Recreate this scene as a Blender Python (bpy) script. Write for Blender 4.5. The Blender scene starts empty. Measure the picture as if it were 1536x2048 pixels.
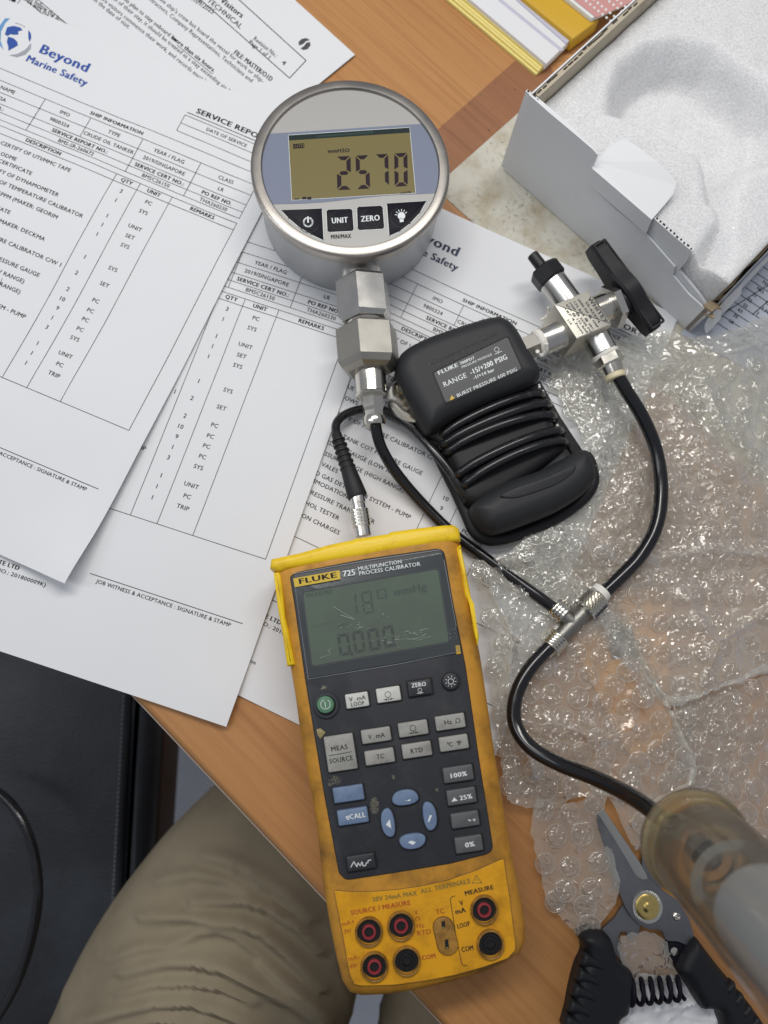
import bpy, math, random
from mathutils import Vector, Matrix, noise, geometry
random.seed(7)
scene = bpy.context.scene
COL = scene.collection
PI = math.pi

# ------------------------------------------------------------------ camera
FPX, HC = 1450.0, 0.383                       # focal length in photo pixels, lens height over the desk (m)
_n = Vector((-0.057, 0.193, 1.0)); _n.normalize()
_Z = -_n
_X = Vector((1, 0, 0)); _X = (_X - _X.dot(_Z) * _Z).normalized()
_Y = _Z.cross(_X)
cam_d = bpy.data.cameras.new("camera"); cam = bpy.data.objects.new("camera", cam_d); COL.objects.link(cam)
_r = Vector((_X[0], _Y[0], _Z[0])); _dn = Vector((_X[1], _Y[1], _Z[1])); _fw = Vector((_X[2], _Y[2], _Z[2]))
_m = Matrix(((_r[0], -_dn[0], -_fw[0], 0), (_r[1], -_dn[1], -_fw[1], 0), (_r[2], -_dn[2], -_fw[2], HC), (0, 0, 0, 1)))
cam.matrix_world = _m
cam_d.sensor_fit = 'VERTICAL'; cam_d.sensor_height = 36.0; cam_d.sensor_width = 27.0
cam_d.lens = 36.0 * FPX / 2048.0
cam_d.clip_start = 0.01; cam_d.clip_end = 50
cam_d.dof.use_dof = True; cam_d.dof.focus_distance = 0.36; cam_d.dof.aperture_fstop = 6.5
scene.camera = cam
scene.render.resolution_x, scene.render.resolution_y = 768, 1024

# ------------------------------------------------------------------ light
w = bpy.data.worlds.new("World"); scene.world = w; w.use_nodes = True
bg = w.node_tree.nodes["Background"]; bg.inputs[0].default_value = (0.86, 0.90, 1.0, 1); bg.inputs[1].default_value = 0.29
def area(name, loc, target, sx, sy, power, col):
    d = bpy.data.lights.new(name, 'AREA'); d.shape = 'RECTANGLE'; d.size = sx; d.size_y = sy; d.energy = power; d.color = col
    o = bpy.data.objects.new(name, d); COL.objects.link(o); o.location = loc
    o.rotation_euler = (Vector(target) - Vector(loc)).to_track_quat('-Z', 'Y').to_euler()
    return o
area("key_light", (0.0, 0.44, 0.76), (0.05, 0.12, 0), 0.75, 0.10, 4.3, (1.0, 0.97, 0.92))  # unseen key light, set low so the desk darkens towards the sitter
area("left_fill", (-0.82, 0.16, 1.0), (-0.05, 0.05, 0), 0.14, 0.9, 2.5, (0.92, 0.96, 1.0))  # unseen fill light, added on the left to brighten the box front
scene.view_settings.view_transform = 'Standard'; scene.view_settings.look = 'None'
scene.view_settings.exposure = 0.0; scene.view_settings.gamma = 1.0
scene.cycles.use_denoising = True
scene.cycles.transparent_max_bounces = 24
scene.cycles.max_bounces = 8

# ------------------------------------------------------------------ helpers
def P(x, y, h=0.0):
    """world point (m) seen at photo pixel x, y on the level h mm over the desk"""
    d = Vector(((x - 768) / FPX, (y - 1024) / FPX, 1.0))
    t = (HC - h * 0.001) / d.dot(_n)
    c = d * t
    return Vector((c.dot(_X), c.dot(_Y), HC + c.dot(_Z)))
def mpp(x, y, h=0.0):
    d = Vector(((x - 768) / FPX, (y - 1024) / FPX, 1.0))
    return (HC - h * 0.001) / d.dot(_n) / FPX          # metres per pixel
def lin(c):
    c = c / 255.0
    return c / 12.92 if c <= 0.04045 else ((c + 0.055) / 1.055) ** 2.4
def C(r, g, b): return (lin(r), lin(g), lin(b), 1.0)
def sstep(a, b, x):
    t = max(0.0, min(1.0, (x - a) / (b - a))); return t * t * (3 - 2 * t)

WL = {}
def thing(name, label, cat, loc, group=None):
    o = bpy.data.objects.new(name, None); COL.objects.link(o); o.empty_display_size = 0.01
    o.location = loc; o['label'] = label; o['category'] = cat
    if group: o['group'] = group
    WL[o] = Vector(loc); return o
def tag(o, label, cat, group=None):
    o['label'] = label; o['category'] = cat
    if group: o['group'] = group
    return o

class MB:
    def __init__(s): s.v = []; s.f = []
    def add(s, vs, fs):
        b = len(s.v); s.v += [Vector(q) for q in vs]; s.f += [tuple(i + b for i in f) for f in fs]
    def build(s, name, m, parent=None, ang=35, label=None, origin=None):
        me = bpy.data.meshes.new(name)
        o0 = WL[parent] if parent else (Vector(origin) if origin is not None else Vector((0, 0, 0)))
        me.from_pydata([tuple(q - o0) for q in s.v], [], s.f)
        if ang:
            me.polygons.foreach_set('use_smooth', [len(f) <= 4 for f in s.f])
            me.update()
            me.set_sharp_from_angle(angle=math.radians(ang))
        me.materials.append(m)
        o = bpy.data.objects.new(name, me); COL.objects.link(o)
        if parent: o.parent = parent
        else: o.location = o0
        WL[o] = o0
        if label: o['label'] = label
        return o
    # ---- shapes
    def grid(s, rows, close=False):
        b = len(s.v); n = len(rows[0])
        for r in rows: s.v += [Vector(q) for q in r]
        for i in range(len(rows) - 1):
            for j in range(n if close else n - 1):
                k = (j + 1) % n
                s.f.append((b + i * n + j, b + i * n + k, b + (i + 1) * n + k, b + (i + 1) * n + j))
        return b
    def slab(s, poly, z0, z1, bev=0.0, steps=3, bot=0.0, aff=False):
        """extrude an outline (world xy) from z0 to z1 (mm), rounded top edge"""
        p = [Vector((q[0], q[1])) for q in poly]
        a = sum(p[i].cross(p[(i + 1) % len(p)]) for i in range(len(p))) if hasattr(p[0], 'cross') else 0
        a = sum(p[i][0] * p[(i + 1) % len(p)][1] - p[i][1] * p[(i + 1) % len(p)][0] for i in range(len(p)))
        if a < 0: p.reverse()
        n0 = len(p)
        rows = []
        if bot > 0:
            for k in range(steps):
                t = PI / 2 * k / steps
                rows.append([(q[0], q[1], z0 * .001 + bot * .001 * (1 - math.sin(t))) for q in inset(p, bot * .001 * (1 - math.cos(t)))])
            rows = rows[::-1] if False else rows
            rows = [[(q[0], q[1], z0 * .001 + bot * .001 * (1 - math.cos(t_))) for q in inset(p, bot * .001 * (1 - math.sin(t_)))] for t_ in [PI / 2 * k / steps for k in range(steps + 1)]]
        else:
            rows = [[(q[0], q[1], z0 * .001) for q in p]]
        if bev > 0:
            if aff:                                # shrink about the middle along the main axes
                c = sum(p, Vector((0, 0))) / n0; xx = sum((q - c)[0] ** 2 for q in p); yy = sum((q - c)[1] ** 2 for q in p); xy = sum((q - c)[0] * (q - c)[1] for q in p)
                th = .5 * math.atan2(2 * xy, xx - yy); u_ = Vector((math.cos(th), math.sin(th))); v_ = Vector((-u_[1], u_[0]))
                hu = [(q - c).dot(u_) for q in p]; hv = [(q - c).dot(v_) for q in p]; wu, wv = (max(hu) - min(hu)) / 2, (max(hv) - min(hv)) / 2
                cu_, cv_ = (max(hu) + min(hu)) / 2, (max(hv) + min(hv)) / 2
            for k in range(steps + 1):
                t = PI / 2 * k / steps; d = bev * .001 * (1 - math.cos(t))
                cur = [c + u_ * (cu_ + (a_ - cu_) * (1 - d / wu)) + v_ * (cv_ + (b_ - cv_) * (1 - d / wv)) for a_, b_ in zip(hu, hv)] if aff else inset(p, d)
                rows.append([(q[0], q[1], z1 * .001 - bev * .001 * (1 - math.sin(t))) for q in cur])
        else:
            rows.append([(q[0], q[1], z1 * .001) for q in p])
        n = len(p); b = s.grid(rows, True)
        s.f.append(tuple(b + (len(rows) - 1) * n + j for j in range(n)))
        s.f.append(tuple(b + j for j in range(n - 1, -1, -1)))
        return s
    def tube(s, pts, r, seg=12, cap=True, sub=8, flat=None):
        """round tube through points; r number or list (m)"""
        if sub > 1: pts, rr = catmull(pts, r, sub)
        else:
            pts = [Vector(q) for q in pts]; rr = r if isinstance(r, (list, tuple)) else [r] * len(pts)
        rows = []; u = None
        for i, q in enumerate(pts):
            t = (pts[min(i + 1, len(pts) - 1)] - pts[max(i - 1, 0)]).normalized()
            if u is None:
                u = t.cross(Vector((0, 0, 1)))
                if u.length < .01: u = t.cross(Vector((0, 1, 0)))
                u.normalize()
            u = (u - u.dot(t) * t).normalized(); v = t.cross(u)
            rows.append([q + (u * math.cos(2 * PI * k / seg) + v * math.sin(2 * PI * k / seg)) * rr[i] for k in range(seg)])
        b = s.grid(rows, True)
        if cap:
            s.f.append(tuple(b + j for j in range(seg - 1, -1, -1))); s.f.append(tuple(b + (len(rows) - 1) * seg + j for j in range(seg)))
        return s
    def lathe(s, A, B, prof, seg=24, twist=0.0, cap=True):
        """turned part on the axis A to B; prof = [(fraction along, radius m)]"""
        A = Vector(A); B = Vector(B); t = (B - A); L = t.length; t.normalize()
        u = t.cross(Vector((0, 0, 1)))
        if u.length < .05: u = t.cross(Vector((0, 1, 0)))
        u.normalize(); v = t.cross(u)
        rows = [[A + t * (L * f) + (u * math.cos(twist + 2 * PI * k / seg) + v * math.sin(twist + 2 * PI * k / seg)) * r for k in range(seg)] for f, r in prof]
        b = s.grid(rows, True)
        if cap:
            s.f.append(tuple(b + j for j in range(seg - 1, -1, -1))); s.f.append(tuple(b + (len(rows) - 1) * seg + j for j in range(seg)))
        return s
    def pillow(s, poly, z0, z1, bev, step=.0009, pw=.5):
        """outline (world xy, any shape) swelling from its edge to a level top, bev mm wide"""
        p = [Vector((q[0], q[1])) for q in poly]; n = len(p)
        def sd(q):
            d = 1e9; ins = False
            for i in range(n):
                a, b = p[i], p[(i + 1) % n]; ab = b - a; l2 = ab.length_squared
                t = max(0, min(1, (q - a).dot(ab) / l2)) if l2 else 0; d = min(d, (q - a - ab * t).length)
                if (a[1] > q[1]) != (b[1] > q[1]) and q[0] < (b[0] - a[0]) * (q[1] - a[1]) / (b[1] - a[1]) + a[0]: ins = not ins
            return d if ins else -d
        pts = list(p); x0 = min(q[0] for q in p); x1 = max(q[0] for q in p); y0 = min(q[1] for q in p); y1 = max(q[1] for q in p)
        j = 0; y = y0
        while y < y1:
            x = x0 + (step / 2 if j % 2 else 0)
            while x < x1:
                q = Vector((x, y))
                if sd(q) > step * .45: pts.append(q)
                x += step
            y += step * .866; j += 1
        vs, es, fs = geometry.delaunay_2d_cdt(pts, [], [list(range(n))], 1, 1e-7)[:3]
        b0 = bev * .001
        out = []
        for q in vs:
            d = max(0, sd(q)); t = min(1, d / b0); out.append((q[0], q[1], z1 * .001 - b0 * (1 - (1 - (1 - t) ** 2) ** pw)))
        s.add(out, fs)
        s.grid([[(q[0], q[1], z0 * .001) for q in p], [(q[0], q[1], z1 * .001 - b0) for q in p]], True)
        return s
    def box(s, c, ax, ay, az):
        c = Vector(c); vs = [c + ax * i + ay * j + az * k for k in (-1, 1) for j in (-1, 1) for i in (-1, 1)]
        s.add(vs, [(0, 2, 3, 1), (4, 5, 7, 6), (0, 1, 5, 4), (2, 6, 7, 3), (0, 4, 6, 2), (1, 3, 7, 5)]); return s

def inset(p, d):
    if abs(d) < 1e-9: return p
    n = len(p); out = []
    for i in range(n):
        a, b, c = p[i - 1], p[i], p[(i + 1) % n]
        e1 = (b - a); e2 = (c - b)
        if e1.length < 1e-9 or e2.length < 1e-9: out.append(b.copy()); continue
        e1.normalize(); e2.normalize()
        n1 = Vector((-e1[1], e1[0])); n2 = Vector((-e2[1], e2[0])); m = n1 + n2
        k = max(m.length_squared, 0.6)
        out.append(b + m * (2 * d / k))
    return out
def catmull(pts, r, sub, closed=False):
    pts = [Vector(q) for q in pts]; n = len(pts)
    rr = list(r) if isinstance(r, (list, tuple)) else [r] * n
    o = []; ro = []
    for i in range(n if closed else n - 1):
        if closed: a, b, c, d = pts[i - 1], pts[i], pts[(i + 1) % n], pts[(i + 2) % n]
        else: a, b, c, d = pts[max(i - 1, 0)], pts[i], pts[i + 1], pts[min(i + 2, n - 1)]
        for k in range(sub):
            t = k / sub
            o.append(0.5 * ((2 * b) + (c - a) * t + (2 * a - 5 * b + 4 * c - d) * t * t + (3 * b - a - 3 * c + d) * t ** 3))
            ro.append(rr[i] * (1 - t) + rr[(i + 1) % n] * t)
    if not closed: o.append(pts[-1]); ro.append(rr[-1])
    return o, ro
def soft(px, sub=5):                             # closed smooth outline in pixels
    o, _ = catmull([Vector((a, b, 0)) for a, b in px], 1, sub, True)
    return [(q[0], q[1]) for q in o]
def fillet(px, r, n=4):
    o = []; m = len(px)
    for i in range(m):
        a, b, c = Vector(px[i - 1]), Vector(px[i]), Vector(px[(i + 1) % m])
        u = (a - b); v = (c - b); ra = min(r, u.length * .45, v.length * .45)
        p0 = b + u.normalized() * ra; p2 = b + v.normalized() * ra
        for k in range(n + 1):
            t = k / n; o.append(tuple(p0 * (1 - t) ** 2 + b * (2 * t * (1 - t)) + p2 * t * t))
    return o
def rrect(cx, cy, wd, ht, ang, r=4, n=4):        # rounded rectangle in pixels, ang degrees (image, clockwise)
    a = math.radians(ang); e1 = (math.cos(a), math.sin(a)); e2 = (-math.sin(a), math.cos(a))
    q = [(cx + e1[0] * i * wd / 2 + e2[0] * j * ht / 2, cy + e1[1] * i * wd / 2 + e2[1] * j * ht / 2) for i, j in ((-1, -1), (1, -1), (1, 1), (-1, 1))]
    return fillet(q, r, n)
def circ(cx, cy, rx, ry=None, ang=0, n=28):
    ry = ry or rx; a = math.radians(ang)
    return [(cx + math.cos(a) * rx * math.cos(t) - math.sin(a) * ry * math.sin(t), cy + math.sin(a) * rx * math.cos(t) + math.cos(a) * ry * math.sin(t)) for t in [2 * PI * k / n for k in range(n)]]
def W2(px, h): return [P(x, y, h) for x, y in px]

# ---- flat print
_tc = {}
def glyphs(s, bold=False):
    k = (s, bold)
    if k not in _tc:
        cu = bpy.data.curves.new('t', 'FONT'); cu.body = s; cu.size = 1; cu.resolution_u = 2
        cu.space_character = 1.09 if bold else 1.05
        o = bpy.data.objects.new('t', cu)
        me = bpy.data.meshes.new_from_object(o)
        vs = [(q.co.x, q.co.y) for q in me.vertices]; fs = [tuple(q.vertices) for q in me.polygons]
        bpy.data.objects.remove(o); bpy.data.meshes.remove(me)
        x0 = min([q[0] for q in vs] or [0]); x1 = max([q[0] for q in vs] or [1])
        _tc[k] = ([((a - x0) / CAPH, b / CAPH) for a, b in vs], fs, (x1 - x0) / CAPH)
    return _tc[k]
CAPH = 1.0
_v, _f, _w = glyphs('H'); CAPH = max(q[1] for q in _v); _tc.clear()
class Ink:
    """flat print: fr maps print coordinates (pixels or mm) to world points"""
    def __init__(s, fr): s.fr = fr; s.mb = MB()
    def put(s, v2, fs): s.mb.add([s.fr(a, b) for a, b in v2], fs)
    def text(s, t, p0, p1, cap=None, bold=False, vup=None):
        vs, fs, wd = glyphs(t, bold)
        ex = Vector(((p1[0] - p0[0]) / wd, (p1[1] - p0[1]) / wd)); l = ex.length
        if vup is None: vup = Vector((ex[1], -ex[0])) / l
        else: vup = Vector(vup).normalized()
        ey = vup * (cap if cap else l)
        for i_, dx in enumerate((-.055, 0, .055) if bold else (-.012, .018)):   # pen weight
            a0 = len(s.mb.v); s.put([(p0[0] + (a + dx) * ex[0] + b * ey[0], p0[1] + (a + dx) * ex[1] + b * ey[1]) for a, b in vs], fs)
            for q in s.mb.v[a0:]: q.z += i_ * 1.5e-5
    def at(s, t, x, y, cap, al='l', bold=False, sx=1.0, ang=0.0):
        wd = glyphs(t, bold)[2] * cap * sx; c, q = math.cos(math.radians(ang)), math.sin(math.radians(ang))
        k = {'l': 0, 'c': .5, 'r': 1}[al]
        p0 = (x - c * wd * k, y - q * wd * k); s.text(t, p0, (p0[0] + c * wd, p0[1] + q * wd), cap, bold)
    def line(s, pts, wd, closed=False):
        n = len(pts)
        for i in range(n if closed else n - 1):
            a = Vector(pts[i]); b = Vector(pts[(i + 1) % n]); d = (b - a)
            if d.length < 1e-9: continue
            d.normalize(); q = Vector((-d[1], d[0])) * wd / 2; k = max(1, int((b - a).length / 12)) if s.long else 1
            e = d * wd * .3
            a = a - e; b = b + e
            for j in range(k):
                u = a + (b - a) * (j / k); w_ = a + (b - a) * ((j + 1) / k)
                s.put([u - q, w_ - q, w_ + q, u + q], [(0, 1, 2, 3)])
    long = False
    def poly(s, pts): s.put(pts, [tuple(range(len(pts)))])
    def ring(s, cx, cy, r, wd, a0=0, a1=360, n=24):
        s.line([(cx + r * math.cos(math.radians(a0 + (a1 - a0) * k / n)), cy + r * math.sin(math.radians(a0 + (a1 - a0) * k / n))) for k in range(n + 1)], wd)
    def build(s, name, m, parent, label=None): return s.mb.build(name, m, parent, ang=0, label=label)
SEG = {'0': 'abcdef', '1': 'bc', '2': 'abged', '3': 'abgcd', '4': 'fgbc', '5': 'afgcd', '6': 'afgedc', '7': 'abc', '8': 'abcdefg', '9': 'abcdfg'}
def seg7(ink, ch, o, ex, ey, th=.16, skip='', hk=.52):
    """one seven-segment digit in the box o, o+ex (width), o+ey (height, downwards)"""
    f = lambda u, v: (o[0] + ex[0] * u + ey[0] * v, o[1] + ex[1] * u + ey[1] * v)
    t = th; h = t * hk
    R = {'a': [(0.06, 0), (.94, 0), (.94 - t, h), (.06 + t, h)], 'd': [(0.06, 1), (.94, 1), (.94 - t, 1 - h), (.06 + t, 1 - h)],
         'g': [(t * .6, .5), (t, .5 - h / 2), (1 - t, .5 - h / 2), (1 - t * .6, .5), (1 - t, .5 + h / 2), (t, .5 + h / 2)],
         'f': [(0, .03), (t, .03 + h), (t, .47 - h / 2), (0, .48)], 'e': [(0, .52), (t, .53 + h / 2), (t, .97 - h), (0, .97)],
         'b': [(1, .03), (1 - t, .03 + h), (1 - t, .47 - h / 2), (1, .48)], 'c': [(1, .52), (1 - t, .53 + h / 2), (1 - t, .97 - h), (1, .97)]}
    for k in SEG[ch]:
        if k not in skip: ink.poly([f(*q) for q in R[k]])

# ------------------------------------------------------------------ materials
def newmat(name):
    m = bpy.data.materials.new(name); m.use_nodes = True; nt = m.node_tree
    return m, nt, nt.nodes["Principled BSDF"]
def N(nt, t, **k):
    n = nt.nodes.new(t)
    for a, b in k.items():
        if a in n.inputs: n.inputs[a].default_value = b
        else: setattr(n, a, b)
    return n
def mat(name, col, rough=.5, metal=0.0, bump=None, var=None, coat=0.0, spec=.5, rvar=None, stretch=None, trans=None):
    """bump (scale, strength, distance m); var (scale, colour, amount lo, hi); rvar (scale, lo, hi)"""
    m, nt, b = newmat(name); L = nt.links.new
    b.inputs['Base Color'].default_value = col if len(col) == 4 else (*col, 1)
    b.inputs['Roughness'].default_value = rough; b.inputs['Metallic'].default_value = metal
    b.inputs['Coat Weight'].default_value = coat; b.inputs['Coat Roughness'].default_value = .15
    b.inputs['Specular IOR Level'].default_value = spec
    tc = N(nt, 'ShaderNodeTexCoord'); src = tc.outputs['Object']
    if stretch:
        mp = N(nt, 'ShaderNodeMapping'); mp.inputs['Scale'].default_value = stretch; L(src, mp.inputs[0]); src = mp.outputs[0]
    if var:
        nz = N(nt, 'ShaderNodeTexNoise', Scale=var[0], Detail=6.0, Roughness=.65); L(tc.outputs['Object'], nz.inputs[0])
        mr = N(nt, 'ShaderNodeMapRange'); mr.inputs[1].default_value = var[2]; mr.inputs[2].default_value = var[3]; L(nz.outputs[0], mr.inputs[0])
        mx = N(nt, 'ShaderNodeMix', data_type='RGBA'); mx.inputs[6].default_value = b.inputs['Base Color'].default_value; mx.inputs[7].default_value = var[1]
        L(mr.outputs[0], mx.inputs[0]); L(mx.outputs[2], b.inputs['Base Color'])
    if rvar:
        nz = N(nt, 'ShaderNodeTexNoise', Scale=rvar[0], Detail=5.0); L(src, nz.inputs[0])
        mr = N(nt, 'ShaderNodeMapRange'); mr.inputs[1].default_value = .3; mr.inputs[2].default_value = .7; mr.inputs[3].default_value = rvar[1]; mr.inputs[4].default_value = rvar[2]
        L(nz.outputs[0], mr.inputs[0]); L(mr.outputs[0], b.inputs['Roughness'])
    if bump:
        nz = N(nt, 'ShaderNodeTexNoise', Scale=bump[0], Detail=4.0); L(src, nz.inputs[0])
        bp = N(nt, 'ShaderNodeBump', Strength=bump[1], Distance=bump[2]); L(nz.outputs[0], bp.inputs['Height']); L(bp.outputs[0], b.inputs['Normal'])
    return m
MT = {}
MT['paper'] = mat('paper', (.80, .81, .83, 1), .75, bump=(900, .08, .0004), spec=.2)
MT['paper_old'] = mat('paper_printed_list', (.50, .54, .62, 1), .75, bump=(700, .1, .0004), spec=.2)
MT['ink'] = mat('black_ink', (.022, .022, .026, 1), .7, spec=.2)
MT['ink_grey'] = mat('grey_ink', (.09, .09, .10, 1), .7, spec=.2)
MT['ink_blue'] = mat('blue_ink', C(62, 92, 168), .7, spec=.2)
MT['ink_sky'] = mat('light_blue_ink', C(110, 160, 210), .7, spec=.2)
MT['ink_silver'] = mat('silver_ink', C(165, 168, 175), .7, spec=.2)
MT['ink_slate'] = mat('slate_ink', C(66, 74, 96), .7, spec=.2)
MT['steel'] = mat('brushed_steel', (.66, .645, .61, 1), .20, 1, bump=(1600, .03, .0002), rvar=(90, .20, .30))
MT['bezel'] = mat('brushed_bezel_steel', (.40, .375, .345, 1), .42, 1, bump=(1500, .08, .0002), rvar=(60, .30, .42))
MT['nickel'] = mat('nickel', (.70, .67, .60, 1), .20, 1, rvar=(90, .14, .26), bump=(600, .03, .0003))
MT['cast'] = mat('rough_cast_steel', (.40, .385, .35, 1), .46, 1, bump=(2200, .35, .0002), rvar=(80, .40, .52))
MT['brass'] = mat('brass', (.72, .55, .20, 1), .25, 1, rvar=(300, .18, .38))
MT['silverpaint'] = mat('silver_paint', (.47, .48, .49, 1), .42, .75, bump=(2500, .05, .0002))
MT['faceplate'] = mat('silver_face_plate', (.40, .395, .38, 1), .5, .25, bump=(3000, .05, .0002))
MT['bluegrey'] = mat('blue_grey_print', C(118, 126, 146), .5)
MT['lcd'] = mat('lcd_glass', C(122, 111, 68), .26, spec=.6)
MT['lcd_dark'] = mat('lcd_edge', C(22, 38, 36), .3)
MT['lcd_ink'] = mat('lcd_segments', C(30, 8, 24), .45, spec=.25)
MT['black'] = mat('black_plastic', (.014, .014, .017, 1), .42, bump=(1800, .12, .0003), spec=.35)
MT['keyblack'] = mat('black_key', (.008, .007, .013, 1), .55, spec=.2)
MT['white'] = mat('white_print', (.78, .82, .82, 1), .5)
MT['hose'] = mat('black_hose', (.008, .008, .010, 1), .16, spec=.6, rvar=(120, .12, .26))
MT['cable'] = mat('black_cable', (.010, .010, .012, 1), .24, var=(160, C(66, 68, 76), .60, .84), rvar=(200, .16, .38), spec=.6)
MT['rubber'] = mat('dark_rubber', (.022, .023, .026, 1), .55, spec=.4, bump=(1500, .25, .0003), var=(500, (.11, .11, .115, 1), .66, .82))
MT['rubber_edge'] = mat('black_rubber', (.013, .013, .015, 1), .55, spec=.4, bump=(900, .25, .0003))
MT['label'] = mat('grey_label', (.045, .047, .052, 1), .45)
MT['teflon'] = mat('white_sealing_tape', (.80, .78, .72, 1), .6, bump=(700, .5, .0005))
MT['cream'] = mat('cream_plastic', (.72, .64, .42, 1), .5)
# ------------------------------------------------------------------ setting: floor, desk
EDGE_A, EDGE_B = P(262, 1392), P(845, 2012)
GR = math.atan2((EDGE_B - EDGE_A)[1], (EDGE_B - EDGE_A)[0])
def wood(name, c_lo, c_hi, c_line, fade=None):
    m, nt, b = newmat(name); L = nt.links.new
    tc = N(nt, 'ShaderNodeTexCoord'); mp = N(nt, 'ShaderNodeMapping'); mp.inputs['Rotation'].default_value = (0, 0, -GR); L(tc.outputs['Object'], mp.inputs[0])
    def nz(sx, sy, sc, det=4, dist=0.0):
        q = N(nt, 'ShaderNodeMapping'); q.inputs['Scale'].default_value = (sx, sy, 1); L(mp.outputs[0], q.inputs[0])
        k = N(nt, 'ShaderNodeTexNoise', Scale=sc, Detail=float(det), Distortion=dist); L(q.outputs[0], k.inputs[0]); return k.outputs[0]
    broad = nz(3, 60, 1, 3, .4); fine = nz(14, 420, 1, 5, .2); lines = nz(4, 240, 1, 3, .5)
    def rng(s, a, b_, c=0., d=1.):
        r = N(nt, 'ShaderNodeMapRange'); r.inputs[1].default_value = a; r.inputs[2].default_value = b_; r.inputs[3].default_value = c; r.inputs[4].default_value = d; L(s, r.inputs[0]); return r.outputs[0]
    def mix(f, a, c):
        q = N(nt, 'ShaderNodeMix', data_type='RGBA')
        for s, v in ((6, a), (7, c)):
            if isinstance(v, tuple): q.inputs[s].default_value = v
            else: L(v, q.inputs[s])
        L(f, q.inputs[0]); return q.outputs[2]
    c = mix(rng(broad, .35, .65), c_lo, c_hi)
    c = mix(rng(lines, .50, .72, 0, .72), c, c_line)
    c = mix(rng(fine, .48, .75, 0, .48), c, c_line)
    L(c, b.inputs['Base Color'])
    b.inputs['Roughness'].default_value = .42
    bp = N(nt, 'ShaderNodeBump', Strength=.12, Distance=.0003)
    gr = N(nt, 'ShaderNodeTexNoise', Scale=1300.0, Detail=2.0); L(tc.outputs['Object'], gr.inputs[0]); L(gr.outputs[0], bp.inputs['Height']); L(bp.outputs[0], b.inputs['Normal'])
    return m
MT['wood'] = wood('desk_wood', (.490, .235, .082, 1), (.52, .257, .092, 1), (.375, .162, .054, 1))
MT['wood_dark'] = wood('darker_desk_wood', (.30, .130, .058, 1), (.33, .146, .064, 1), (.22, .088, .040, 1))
MT['floor'] = mat('blue_grey_floor', (.72, .78, .88, 1), .6, var=(14, (.80, .84, .90, 1), .35, .65), bump=(300, .2, .001))
fl = MB(); fl.add([(-2, -2, -.72), (2, -2, -.72), (2, 2, -.72), (-2, 2, -.72)], [(0, 1, 2, 3)])
fl.build('floor', MT['floor'])['kind'] = 'structure'

g = Vector((math.cos(GR), math.sin(GR), 0)); gn = Vector((-g[1], g[0], 0))   # along and across the desk edge
desk = thing('desk', 'orange brown wood-grain desk with a rounded edge under the papers', 'desk', EDGE_A)
q0 = EDGE_A - g * .55; q1 = EDGE_A + g * .75
MB().slab([q0, q1, q1 + gn * .9, q0 + gn * .9], -26, 0, 5, 5, 3).build('desk_top', MT['wood'], desk)
MT['edgeband'] = mat('pale_edge_band', (.55, .45, .36, 1), .5)
eb = MB(); eb.slab([q0 - gn * .0008, q1 - gn * .0008, q1, q0], -22, -4.5, .3, 1); eb.build('edge_band', MT['edgeband'], desk)
# thin strip of darker wood tone on the desk beside the stained sheet
dj = W2([(1050, 103), (880, 254), (780, 342), (860, 430), (905, 335), (1060, 197)], 0)
MB().slab([P(1075, 82), P(882, 253), P(800, 326), P(868, 395), P(1120, 170)], 0.02, .14, .05, 1).build('dark_wood_strip', MT['wood_dark'], desk, label='darker brown wood strip beside the stained sheet')
for t in (.1, .7):
    leg_ = MB(); leg_.box(q0 + g * (t * 1.2) + gn * .6 + Vector((0, 0, -.37)), Vector((.03, 0, 0)), Vector((0, .03, 0)), Vector((0, 0, .343))); leg_.build('leg', MT['black'], desk)
# specks on the strip
sp = Ink(lambda x, y: P(x, y, .2))
for x, y, r in ((1030, 179, 1.8), (978, 260, 1.8), (1010, 193, .9), (986, 215, 1), (962, 190, 1), (990, 166, 1.2), (946, 203, 1), (930, 220, .8), (925, 237, .9)): sp.poly(circ(x, y, r, r * .8, 30, 8))
sp.build('dirt_speck', mat('dark_dirt', (.09, .05, .03, 1), .8), desk)

# stained white sheet under the box
def stained():
    m, nt, b = newmat('stained_white_vinyl'); L = nt.links.new
    tc = N(nt, 'ShaderNodeTexCoord')
    def nz(s, d, a, b_, rough=.6):
        k = N(nt, 'ShaderNodeTexNoise', Scale=s, Detail=d, Roughness=rough); L(tc.outputs['Object'], k.inputs[0])
        r = N(nt, 'ShaderNodeMapRange'); r.inputs[1].default_value = a; r.inputs[2].default_value = b_; L(k.outputs[0], r.inputs[0]); return r.outputs[0]
    def mix(f, a, c):
        q = N(nt, 'ShaderNodeMix', data_type='RGBA')
        for s, v in ((6, a), (7, c)):
            if isinstance(v, tuple): q.inputs[s].default_value = v
            else: L(v, q.inputs[s])
        L(f, q.inputs[0]); return q.outputs[2]
    c = mix(nz(45, 5, .45, .7), (.60, .58, .50, 1), (.42, .36, .25, 1))
    f = nz(330, 6, .54, .70, .7); pm = N(nt, 'ShaderNodeMath', operation='MULTIPLY'); L(f, pm.inputs[0]); L(nz(28, 3, .42, .62), pm.inputs[1])
    c = mix(pm.outputs[0], c, (.13, .125, .10, 1))
    L(c, b.inputs['Base Color']); b.inputs['Roughness'].default_value = .5
    return m
MT['stained'] = stained()
K = P(868, 376)                                   # hidden corner behind the gauge
e1 = (P(1036, 219) - P(905, 335)).normalized(); e2 = (P(937, 460) - P(887, 415)).normalized()
cl = MB(); cl.slab([q for q in fillet([tuple((K + e1 * a + e2 * b_)[:2]) for a, b_ in ((0, 0), (.30, 0), (.30, .265), (0, .265))], .004, 3)], .15, .45, .1, 1)
tag(cl.build('plastic_sheet', MT['stained'], origin=K), 'stained off white plastic sheet lying on the desk under the open box', 'sheet')

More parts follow.
